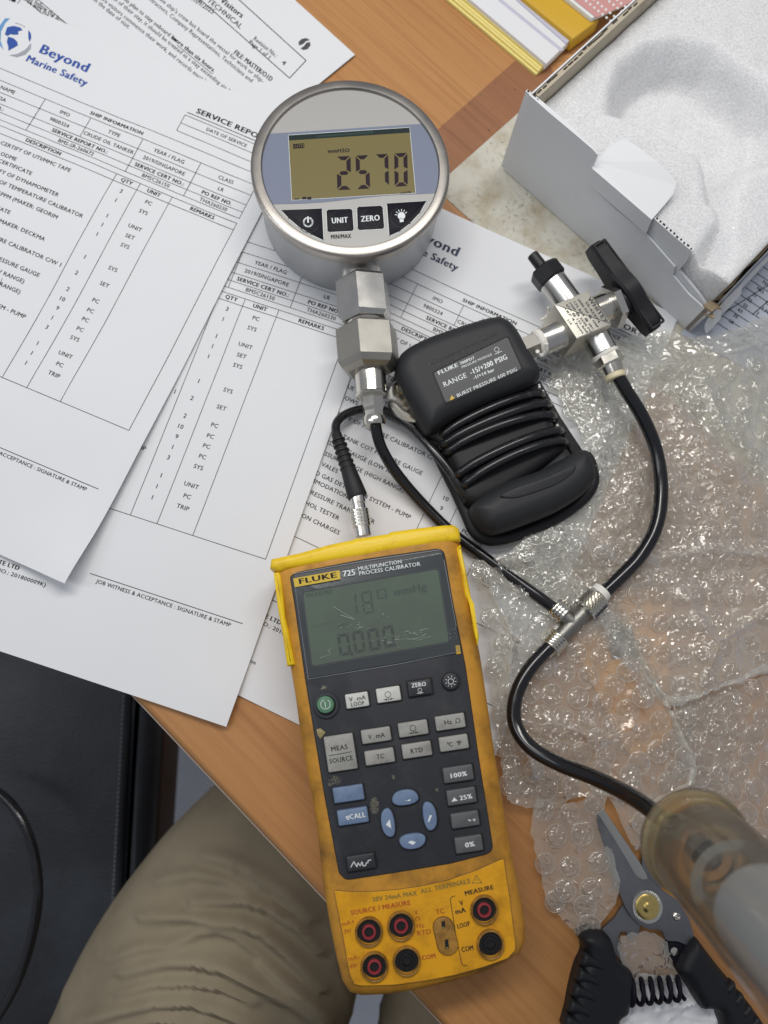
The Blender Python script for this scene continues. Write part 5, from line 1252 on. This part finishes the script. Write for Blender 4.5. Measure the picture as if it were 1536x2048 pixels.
nb1 = wrap('large crumpled sheet of clear bubble wrap between the valve and the tee', [
    [(1088, 722), (1180, 700), (1300, 664), (1420, 674), (1580, 612)], [(1120, 800), (1210, 800), (1330, 790), (1450, 790), (1620, 760)],
    [(1170, 950), (1250, 940), (1350, 930), (1470, 920), (1640, 910)], [(1010, 1112), (1170, 1092), (1320, 1070), (1460, 1060), (1640, 1060)],
    [(985, 1150), (1170, 1180), (1330, 1190), (1470, 1190), (1640, 1190)], [(1160, 1200), (1245, 1300), (1332, 1405), (1440, 1372), (1620, 1315)]], 4.5, 3.4, 1, hems=('b',), top=.09, fm_='film', creases=(([(1010, 1120), (1130, 1090), (1240, 1130), (1420, 1100), (1560, 1120)], 6, .003), ([(1190, 720), (1300, 740), (1420, 720), (1560, 680)], 6, .003), ([(1400, 760), (1440, 860), (1536, 960)], 6, .003), ([(1190, 760), (1210, 860), (1190, 960)], 5, .0025), ([(1370, 1200), (1420, 1290), (1400, 1370)], 7, .003), ([(1420, 1290), (1560, 1200)], 6, .0025)))
nb2 = wrap('bubble wrap flap beside the calibrator under the lower hose bend', [
    [(940, 1120), (1050, 1120), (1165, 1172), (1240, 1245)], [(968, 1250), (1080, 1260), (1200, 1290), (1310, 1370)], [(985, 1400), (1090, 1400), (1220, 1420), (1355, 1465)],
    [(998, 1500), (1090, 1510), (1210, 1520), (1385, 1555)], [(1012, 1600), (1080, 1615), (1190, 1590), (1300, 1605)]], 6.5, 3.0, 2, lay=.001, hems=('r',), creases=(([(960, 1160), (1020, 1260), (1010, 1420), (1060, 1540)], 6, .003), ([(1090, 1440), (1200, 1480), (1260, 1450)], 5, .003), ([(1130, 1130), (1190, 1240), (1280, 1400)], 5, .003)))
nb3 = wrap('bubble wrap at the right edge over the brown wood, behind the pump', [
    [(1345, 1410), (1450, 1375), (1640, 1310)], [(1352, 1480), (1470, 1460), (1650, 1430)], [(1375, 1570), (1490, 1560), (1660, 1560)], [(1385, 1650), (1500, 1690), (1680, 1700)]], 3.0, 2.2, 3)
nb4 = wrap('small torn end of bubble wrap hanging above the left snips handle', [
    [(1072, 1590), (1140, 1605), (1212, 1565)], [(1062, 1660), (1140, 1670), (1205, 1645)], [(1082, 1750), (1150, 1760), (1232, 1740)], [(1092, 1800), (1165, 1815), (1228, 1800)], [(1148, 1862), (1170, 1872), (1195, 1850)]], 5.0, 2.0, 4, lay=.0015)
nb5 = wrap('narrow scrap of bubble wrap between the snips blades', [[(1212, 1560), (1260, 1570), (1315, 1605)], [(1232, 1625), (1270, 1640), (1306, 1640)], [(1262, 1690), (1275, 1700), (1284, 1690)]], 3.0, 1.6, 5)
nb6 = wrap('crumpled scrap of bubble wrap between the snips handles', [[(1236, 1868), (1290, 1860), (1330, 1880)], [(1236, 1910), (1290, 1905), (1340, 1915)], [(1258, 1962), (1300, 1965), (1352, 1958)]], 4.0, 2.2, 6, bub=False)
print('bubbles', nb1, nb2, nb3, nb4, nb5)
# yellow tool case lying under the wrap
yc = thing('tool_case', 'orange yellow case seen through the bubble wrap', 'case', P(1260, 1350))
yb = MB(); yb.slab(W2(fillet([(1120, 1165), (1330, 1180), (1345, 1480), (1262, 1520), (1150, 1300)], 20), 2), .2, 2.4, .8, 2); yb.build('case_lid', mat('orange_case', C(226, 158, 52), .5, var=(30, C(190, 120, 40), .5, .8)), yc)
lk = MB(); lk.slab(W2(fillet([(1214, 1258), (1262, 1252), (1270, 1312), (1222, 1318)], 4), 2), 2.4, 4.0, .5, 2); lk.build('latch', MT['black'], yc)

# ------------------------------------------------------------------ snips
S_ = lambda x, y: (1050 + x / 3.1605, 1550 + y / 3.1605)
sn = thing('snips', 'spring loaded snips with grey blades, brass pivot and black grips', 'snips', P(*S_(775, 830)))
MT['blade'] = mat('grey_blade_steel', (.22, .225, .24, 1), .40, .85, bump=(700, .12, .0003), rvar=(200, .32, .5), var=(60, (.16, .165, .175, 1), .5, .8))
MT['bevel'] = mat('ground_blade_edge', (.46, .46, .44, 1), .38, .9, bump=(1500, .2, .0002))
MT['grip'] = mat('black_grip_rubber', (.012, .013, .016, 1), .5, spec=.35, bump=(900, .2, .0003))
def sl(pts, z0, z1, bev, nm, m, par=sn, sm=0, steps=3):
    pl = [S_(*q) for q in (soft(pts, sm) if sm else pts)]
    mb = MB(); mb.slab(W2(pl, (z0 + z1) / 2), z0, z1, bev, steps); return mb.build(nm, MT[m], par)
lw_ = sl([(790, 285), (850, 330), (880, 520), (860, 700), (820, 860), (722, 945), (715, 985), (690, 1020), (652, 1035), (632, 985), (600, 985), (588, 1010), (600, 1110), (640, 1210), (580, 1140), (520, 1060), (478, 975), (560, 900), (640, 780), (700, 690), (735, 560), (745, 400)], 3, 5.0, 0, 'lower_blade', 'blade')
up_ = sl([(488, 205), (560, 310), (640, 430), (720, 545), (765, 625), (790, 660), (860, 720), (960, 790), (1030, 900), (1060, 1000), (1050, 1105), (1010, 1070), (960, 1048), (900, 1045), (880, 1035), (862, 985), (838, 972), (780, 972), (720, 945), (668, 895), (628, 830), (592, 745), (560, 660), (520, 530), (480, 390), (452, 280), (462, 235)], 5.2, 7.4, .25, 'upper_blade', 'blade')
sl([(490, 205), (560, 310), (640, 430), (720, 545), (765, 625), (775, 655), (740, 662), (705, 640), (686, 615), (620, 500), (540, 370), (462, 245)], 7.0, 7.6, .15, 'cutting_edge', 'bevel', up_)
def dsc_(nm, x, y, z, prof, m, seg=40, par=sn):
    q = P(*S_(x, y), z); mb = MB(); mm = mpp(*S_(x, y), z) / 3.1605
    mb.lathe(q, q + up * 1, [(f, r * mm) for f, r in prof], seg); return mb.build(nm, m, par)
wsh = dsc_('toothed_washer', 772, 832, 7.3, [(0, 94), (.3, 96), (.8, 96), (1.0, 90), (1.0, 78)], MT['nickel'], 88)
tt = MB(); q = P(*S_(772, 832), 8); mm = mpp(*S_(772, 832), 8) / 3.1605
for i in range(44):
    a = 2 * PI * i / 44; d = Vector((math.cos(a), math.sin(a), 0)); tt.box(q + d * (88 * mm) + up * .25, d * (9 * mm), Vector((-d[1], d[0], 0)) * (2.6 * mm), up * .18)
tt.build('washer_teeth', MT['steel'], wsh, 0)
dsc_('pivot_bolt', 772, 832, 8.2, [(0, 78), (.6, 76), (1.0, 66), (1.1, 50), (.9, 40), (1.0, 30), (1.5, 22), (1.7, 10)], MT['brass'])
dsc_('stop_screw', 955, 892, 7.3, [(0, 24), (.9, 23), (1.2, 17), (.8, 12), (1.1, 8)], MT['nickel'], 24)
def pw(pts, z0, z1, bev, nm, m, par=sn, sm=3, st=.0010):
    mb = MB(); mb.pillow(W2([S_(*q) for q in (soft(pts, sm) if sm else pts)], (z0 + z1) / 2), z0, z1, bev, st); return mb.build(nm, MT[m], par, 60)
hl = pw([(345, 1020), (375, 985), (430, 975), (490, 985), (535, 1030), (562, 1100), (580, 1160), (625, 1205), (665, 1235), (680, 1290), (678, 1400), (655, 1450), (640, 1500), (590, 1540), (560, 1640), (262, 1640), (275, 1480), (300, 1340), (335, 1210), (372, 1130), (368, 1070)], 0.5, 14, 6, 'handle', 'grip')
for i in range(5):
    y = 1150 + i * 98; x = 374 - i * 27
    pw([(x - 10, y - 30), (x + 30, y - 26), (x + 80, y), (x + 118, y + 30), (x + 112, y + 78), (x + 60, y + 64), (x + 10, y + 50), (x - 26, y + 42)], 8, 14.9, 2.4, 'grip_ridge', 'grip', hl, 3, .0008)
hr = pw([(960, 1185), (985, 1120), (1030, 1050), (1070, 1020), (1120, 1080), (1220, 1210), (1330, 1340), (1440, 1480), (1520, 1640), (1270, 1640), (1215, 1500), (1160, 1470), (1110, 1468), (1065, 1400), (1010, 1300), (962, 1240)], 0.5, 13, 6, 'handle', 'grip')
for i in range(4):
    x, y = 1290 + i * 52, 1340 + i * 75
    pw([(x - 40, y + 10), (x - 20, y - 16), (x + 16, y - 46), (x + 36, y - 16), (x + 20, y + 14), (x - 10, y + 40)], 8, 13.6, 2, 'grip_ridge', 'grip', hr, 3, .0008)
sl([(890, 1060), (930, 1046), (1000, 1062), (1040, 1100), (1030, 1160), (960, 1190), (900, 1130)], 3, 6.4, .5, 'latch', 'keyblack', sm=3)
dsc_('latch_pin', 940, 1112, 6.2, [(0, 26), (.8, 24), (1.1, 10)], MT['nickel'], 20)
sp_ = []; A, B = P(*S_(655, 1372), 9), P(*S_(1000, 1345), 9); t = (B - A).normalized(); u = Vector((0, 0, 1)); v = t.cross(u)
for i in range(6 * 16 + 1):
    a = 2 * PI * i / 16; f = i / 96; r = (72 - 8 * f) * mpp(*S_(800, 1370), 9) / 3.1605
    sp_.append(A + (B - A) * f + v * (math.cos(a) * r) + u * (math.sin(a) * r * .7 + .0004))
MB().tube(sp_, .00105, 8, sub=2).build('coil_spring', MT['keyblack'], sn)

# crumpled white paper under the snips
cw = MB(); rows = []
netc = [[(1220, 2030), (1255, 1990), (1270, 1950), (1262, 1940)], [(1250, 2070), (1290, 2020), (1310, 1975), (1320, 1945)], [(1310, 2090), (1340, 2040), (1360, 1990), (1370, 1950)], [(1420, 2100), (1430, 2060), (1440, 2010), (1430, 1970)], [(1500, 2110), (1500, 2080), (1500, 2040), (1480, 2010)]]
N1 = 40
def bil(net, s, t):
    a, b_ = len(net) - 1, len(net[0]) - 1; s *= a; t *= b_; i, j = min(int(s), a - 1), min(int(t), b_ - 1); s -= i; t -= j
    q = [Vector(net[i + p_][j + q_]) for p_ in (0, 1) for q_ in (0, 1)]
    return (q[0] * (1 - t) + q[1] * t) * (1 - s) + (q[2] * (1 - t) + q[3] * t) * s
for i in range(N1 + 1):
    r = []
    for j in range(N1 + 1):
        q = bil(netc, i / N1, j / N1); w_ = P(q[0], q[1], 1.5); k_ = Vector((w_[0] * 60, w_[1] * 60, 3))
        r.append(w_ + Vector((0, 0, .001 * max(-1.1, 5.0 * (1 - 2 * abs(noise.noise(k_))) * .6 + 1.8 * (1 - 2 * abs(noise.noise(k_ * 2.3)))))))
    rows.append(r)
cw.grid(rows); tag(cw.build('crumpled_paper', mat('bright_white_paper', (.86, .86, .88, 1), .5), origin=P(1340, 2030), ang=18), 'crumpled bright white paper under the snips spring', 'paper')

# ------------------------------------------------------------------ clear pump cylinder coming up towards the camera
def clear(name, tint, milk, gl_r, milkcol, gk=1.0):
    m, nt, b = newmat(name); L = nt.links.new; nt.nodes.remove(b); out = nt.nodes['Material Output']
    fz = N(nt, 'ShaderNodeFresnel', IOR=1.49); tr = N(nt, 'ShaderNodeBsdfTransparent'); tr.inputs[0].default_value = (*tint, 1)
    mu = N(nt, 'ShaderNodeMath', operation='MULTIPLY'); mu.inputs[1].default_value = gk; mu.use_clamp = True; L(fz.outputs[0], mu.inputs[0])
    gl = N(nt, 'ShaderNodeBsdfGlossy'); gl.inputs['Roughness'].default_value = gl_r
    df = N(nt, 'ShaderNodeBsdfDiffuse'); df.inputs[0].default_value = milkcol; tl = N(nt, 'ShaderNodeBsdfTranslucent'); tl.inputs[0].default_value = milkcol
    md = N(nt, 'ShaderNodeMixShader'); L(df.outputs[0], md.inputs[1]); L(tl.outputs[0], md.inputs[2])
    m1 = N(nt, 'ShaderNodeMixShader'); m1.inputs[0].default_value = milk; L(tr.outputs[0], m1.inputs[1]); L(md.outputs[0], m1.inputs[2])
    m2 = N(nt, 'ShaderNodeMixShader'); L(mu.outputs[0], m2.inputs[0]); L(m1.outputs[0], m2.inputs[1]); L(gl.outputs[0], m2.inputs[2]); L(m2.outputs[0], out.inputs[0]); return m
MT['acryl'] = clear('clear_acrylic', (.97, .97, .96), .08, .05, (.80, .80, .80, 1), .8)
MT['cap'] = clear('yellowed_acrylic', (.90, .83, .62), .36, .10, (.70, .61, .40, 1), 1.0)
MT['cap2'] = clear('pale_yellowed_acrylic', (.90, .86, .72), .45, .12, (.55, .50, .38, 1), 1.0)
PA, PB = P(1392, 1688, 92), P(1640, 1945, 172)
pu = thing('hand_pump', 'blurred clear plastic pump cylinder with yellowed end cap at lower right', 'pump', PA)
ax = (PB - PA).normalized(); R_ = .0190
def pl(nm, s0, s1, prof, m, seg=64, cap=False, ang=40): 
    mb = MB(); mb.lathe(PA + ax * s0, PA + ax * s1, prof, seg, cap=cap); return mb.build(nm, m, pu, ang)
pl('end_cap', -.004, .008, [(0, .004), (0, R_ * 1.0), (.2, R_ * 1.10), (.45, R_ * 1.10), (.5, R_ * 1.03), (1, R_ * 1.03), (1, .004)], MT['cap'])
pl('cap_ring', .009, .016, [(0, R_ * .7), (.1, R_ * .98), (.9, R_ * .98), (1, R_ * .7)], MT['cap2'])
pl('cylinder', .006, .125, [(0, R_), (1, R_)], MT['acryl'])
pl('cylinder_wall', .010, .125, [(0, R_ * .86), (1, R_ * .86)], MT['acryl'])
pl('piston', .050, .125, [(0, R_ * .3), (0, R_ * .80), (.06, R_ * .84), (1, R_ * .84), (1, .002)], mat('pale_grey_piston', (.70, .70, .69, 1), .3), 64)
pl('inlet', .002, .013, [(0, .0052), (.8, .0055), (1, .0040)], MT['hose'], 32, True)
pl('inlet_ring', .010, .016, [(0, .0095), (.5, .0100), (1, .0085)], MT['cap'], 40)
pl('inner_rib', .030, .034, [(0, R_ * .55), (.5, R_ * .8), (1, R_ * .55)], MT['cap2'])
pl('end_collar', .118, .128, [(0, R_ * .85), (0, R_ * 1.08), (1, R_ * 1.08), (1, R_ * .85)], MT['black'])
nz_ = MB(); d_ = (P(1340, 1652, 86) - PA); nz_.lathe(P(1328, 1640, 84), P(1352, 1662, 89), [(0, .0045), (.5, .0052), (1, .0052)], 24); nz_.build('hose_nipple', MT['nickel'], pu)

# ------------------------------------------------------------------ chair, cord, person
ch = thing('chair', 'black leather chair with a stitched seam beside the desk', 'chair', P(150, 1700, -260))
MT['leather'] = mat('black_leather', (.018, .021, .027, 1), .46, bump=(420, .35, .0009), var=(9, (.045, .055, .07, 1), .45, .75), spec=.5)
cz = -250
MB().slab(W2([(-700, 1000), (262, 1000), (262, 1390), (235, 1900), (215, 2600), (-700, 2600)], cz), cz - 70, cz, 6, 4).build('seat_cushion', MT['leather'], ch)
MB().slab(W2([(258, 1000), (322, 1000), (316, 1400), (290, 1800), (250, 2600), (212, 2600), (232, 1900)], cz - 6), cz - 75, cz - 4, 14, 5).build('seat_border', MT['leather'], ch)
MB().slab(W2([(300, 1000), (336, 1000), (332, 1440), (308, 1800), (268, 2600), (240, 2600)], cz - 30), cz - 90, cz - 30, 3, 2).build('seat_frame', mat('brown_frame', C(84, 58, 44), .5), ch)
stt = MB()
for i in range(70):
    f = (i + .5) / 70; x, y = 250 + (216 - 250) * f, 1340 + 640 * f; a, b_ = P(x, y, cz + .6), P(x - .25, y + 5.4, cz + .6); stt.box((a + b_) / 2, (b_ - a) / 2, Vector((.0007, 0, 0)), Vector((0, 0, .0004)))
stt.build('stitching', mat('grey_thread', (.15, .16, .18, 1), .7), ch, 0)
for x_, y_ in ((-300, 1300), (150, 1300), (150, 2300), (-300, 2300)):
    q = P(x_, y_, cz - 70); cl_ = MB(); cl_.lathe(q, Vector((q[0], q[1], -.72)), [(0, .018), (1, .014)], 12); cl_.build('leg', MT['black'], ch)
cd = MB().tube([P(x, y, h) for x, y, h in ((-80, 1540, -190), (0, 1588, -185), (38, 1630, -180), (64, 1690, -178), (76, 1760, -176), (74, 1820, -176), (60, 1890, -178), (36, 1960, -180), (0, 2026, -186), (-60, 2110, -190))], .0032, 12, sub=8)
tag(cd.build('cord', MT['hose'], origin=P(60, 1760, -180)), 'thin glossy black cord looping in front of the black chair', 'cord')

pe = thing('person', 'seated person in olive brown trousers, thigh reaching under the desk edge', 'person', P(400, 2000, -300))
MT['cloth'] = mat('olive_brown_cotton', C(156, 144, 122), .85, bump=(1500, .3, .0004), var=(12, C(136, 125, 105), .4, .7), spec=.2)
FOLDS = [([(640, 1290), (850, 1285), (1050, 1310), (1150, 1350), (1250, 1440), (1400, 1590)], 8, 15), ([(860, 1218), (1080, 1215), (1180, 1245), (1290, 1320), (1400, 1430)], 8, 13), ([(560, 1530), (750, 1480), (880, 1475), (1000, 1500), (1150, 1580), (1260, 1640), (1400, 1750)], 9, 17),
         ([(540, 1620), (700, 1570), (850, 1560), (980, 1580), (1100, 1640)], 7, 12), ([(380, 1750), (560, 1690), (700, 1650), (850, 1640), (1010, 1690), (1150, 1780)], 9, 16), ([(900, 1020), (1000, 1040), (1120, 1100), (1250, 1190), (1360, 1280)], 8, 17), ([(760, 1420), (880, 1350), (960, 1338), (1040, 1365), (1120, 1430)], 5, 12),
         ([(500, 1470), (640, 1420), (760, 1400)], 5, 13), ([(700, 1130), (860, 1100), (980, 1120), (1100, 1170)], 5, 14), ([(480, 1800), (700, 1720), (900, 1730), (1050, 1800)], 7, 13), ([(1150, 1480), (1300, 1600), (1420, 1720)], 7, 14)]
FOLDS = [([Vector((x / 2.194, 1250 + y / 2.194)) for x, y in f], a, w_) for f, a, w_ in FOLDS]
def folds(q, d):                                   # pulled creases across the thigh
    if d[2] < -.1: return 0.0
    x, y = px(q); p = Vector((x, y)); h = 0.0
    for f, a, w_ in FOLDS:
        best = 1e9; sg = 1; en = 0
        if not (-60 < x < 800 and 1560 < y < 2160): continue
        for i in range(len(f) - 1):
            u = f[i + 1] - f[i]; t = max(0, min(1, (p - f[i]).dot(u) / u.length_squared)); e = p - f[i] - u * t
            if e.length < best: best = e.length; sg = 1 if u.cross(e) > 0 else -1; en = (i + t) / (len(f) - 1)
        w2_ = w_ * (.72 if sg > 0 else 1.3)
        if best < 60: h += a * .001 * math.exp(-(best / w2_) ** 2) * math.sin(PI * (.08 + .84 * en)) ** .5
    return h * sstep(-.1, .3, d[2])
def legtube(mb, path, seed):
    pts, rr = catmull([P(x, y, z) for x, y, z, r in path], [r for *_, r in path], 45); seg = 300; rows = []; s = 0
    u = None
    for i, q in enumerate(pts):
        t = (pts[min(i + 1, len(pts) - 1)] - pts[max(i - 1, 0)]).normalized(); s += (q - pts[i - 1]).length if i else 0
        if u is None: u = t.cross(Vector((0, 0, 1))).normalized()
        u = (u - u.dot(t) * t).normalized(); v = t.cross(u); row = []
        for k in range(seg):
            a = 2 * PI * k / seg; d = u * math.cos(a) + v * math.sin(a)
            n0 = noise.noise(Vector((s * 7 + seed, math.cos(a) * 1.2, math.sin(a) * 1.2)))
            ph = s / .030 + .9 * math.cos(a - .6) + 1.6 * n0
            w1 = max(0, 1 - abs(((ph + .5) % 1) - .5) * 2.6) ** 1.6
            m1 = sstep(-.15, .35, noise.noise(Vector((s * 14 + 3, math.cos(a) * 1.5 + seed, math.sin(a) * 1.5))))
            ph2 = s / .055 - 1.1 * math.sin(a) + 1.2 * n0
            w2 = max(0, 1 - abs(((ph2 + .5) % 1) - .5) * 2.2) ** 2
            row.append(q + d * (rr[i] + .0022 * w1 * m1 + .004 * n0 + folds(q + d * rr[i], d)))
        rows.append(row)
    b = mb.grid(rows, True); mb.f.append(tuple(b + j for j in range(seg))); mb.f.append(tuple(b + (len(rows) - 1) * seg + j for j in range(seg)))
tm = MB()
legtube(tm, [(330, 2600, -215, .115), (360, 2300, -205, .110), (410, 2048, -195, .100), (500, 1840, -190, .088), (585, 1700, -200, .076), (640, 1620, -245, .066), (650, 1590, -330, .058), (640, 1560, -480, .054), (640, 1560, -700, .050)], 1)
legtube(tm, [(980, 2600, -215, .115), (1010, 2300, -205, .108), (1010, 2100, -200, .095), (1000, 1960, -200, .085), (985, 1860, -215, .075), (975, 1800, -260, .066), (960, 1760, -420, .056), (950, 1740, -700, .050)], 5)
tm.lathe(P(250, 2640, -205), P(1080, 2640, -205), [(0, .06), (.15, .12), (.5, .13), (.85, .12), (1, .06)], 48)
tm.build('trousers', MT['cloth'], pe, 60)
sh_ = MB(); rows = []  # unseen headless torso, added behind the camera to shade the lower desk
prof_ = [(-.24, .17, .115, -.42), (-.14, .175, .125, -.41), (-.02, .170, .120, -.405), (.10, .180, .118, -.40), (.20, .200, .118, -.39), (.27, .205, .105, -.375), (.32, .16, .085, -.36), (.35, .08, .065, -.35), (.37, .06, .06, -.345)]
for z_, rx, ry, yc_ in prof_:
    rows.append([Vector((.02 + rx * math.copysign(abs(math.cos(a)) ** .8, math.cos(a)), yc_ + ry * math.sin(a) + .004 * noise.noise(Vector((math.cos(a) * 3, z_ * 22, math.sin(a) * 3))), z_)) for a in [2 * PI * i / 64 for i in range(64)]])
b_ = sh_.grid(rows, True); sh_.f.append(tuple(b_ + (len(rows) - 1) * 64 + j for j in range(64))); sh_.build('shade_torso', mat('dark_blue_cotton', C(52, 58, 74), .85, bump=(900, .3, .0004)), pe, 60)
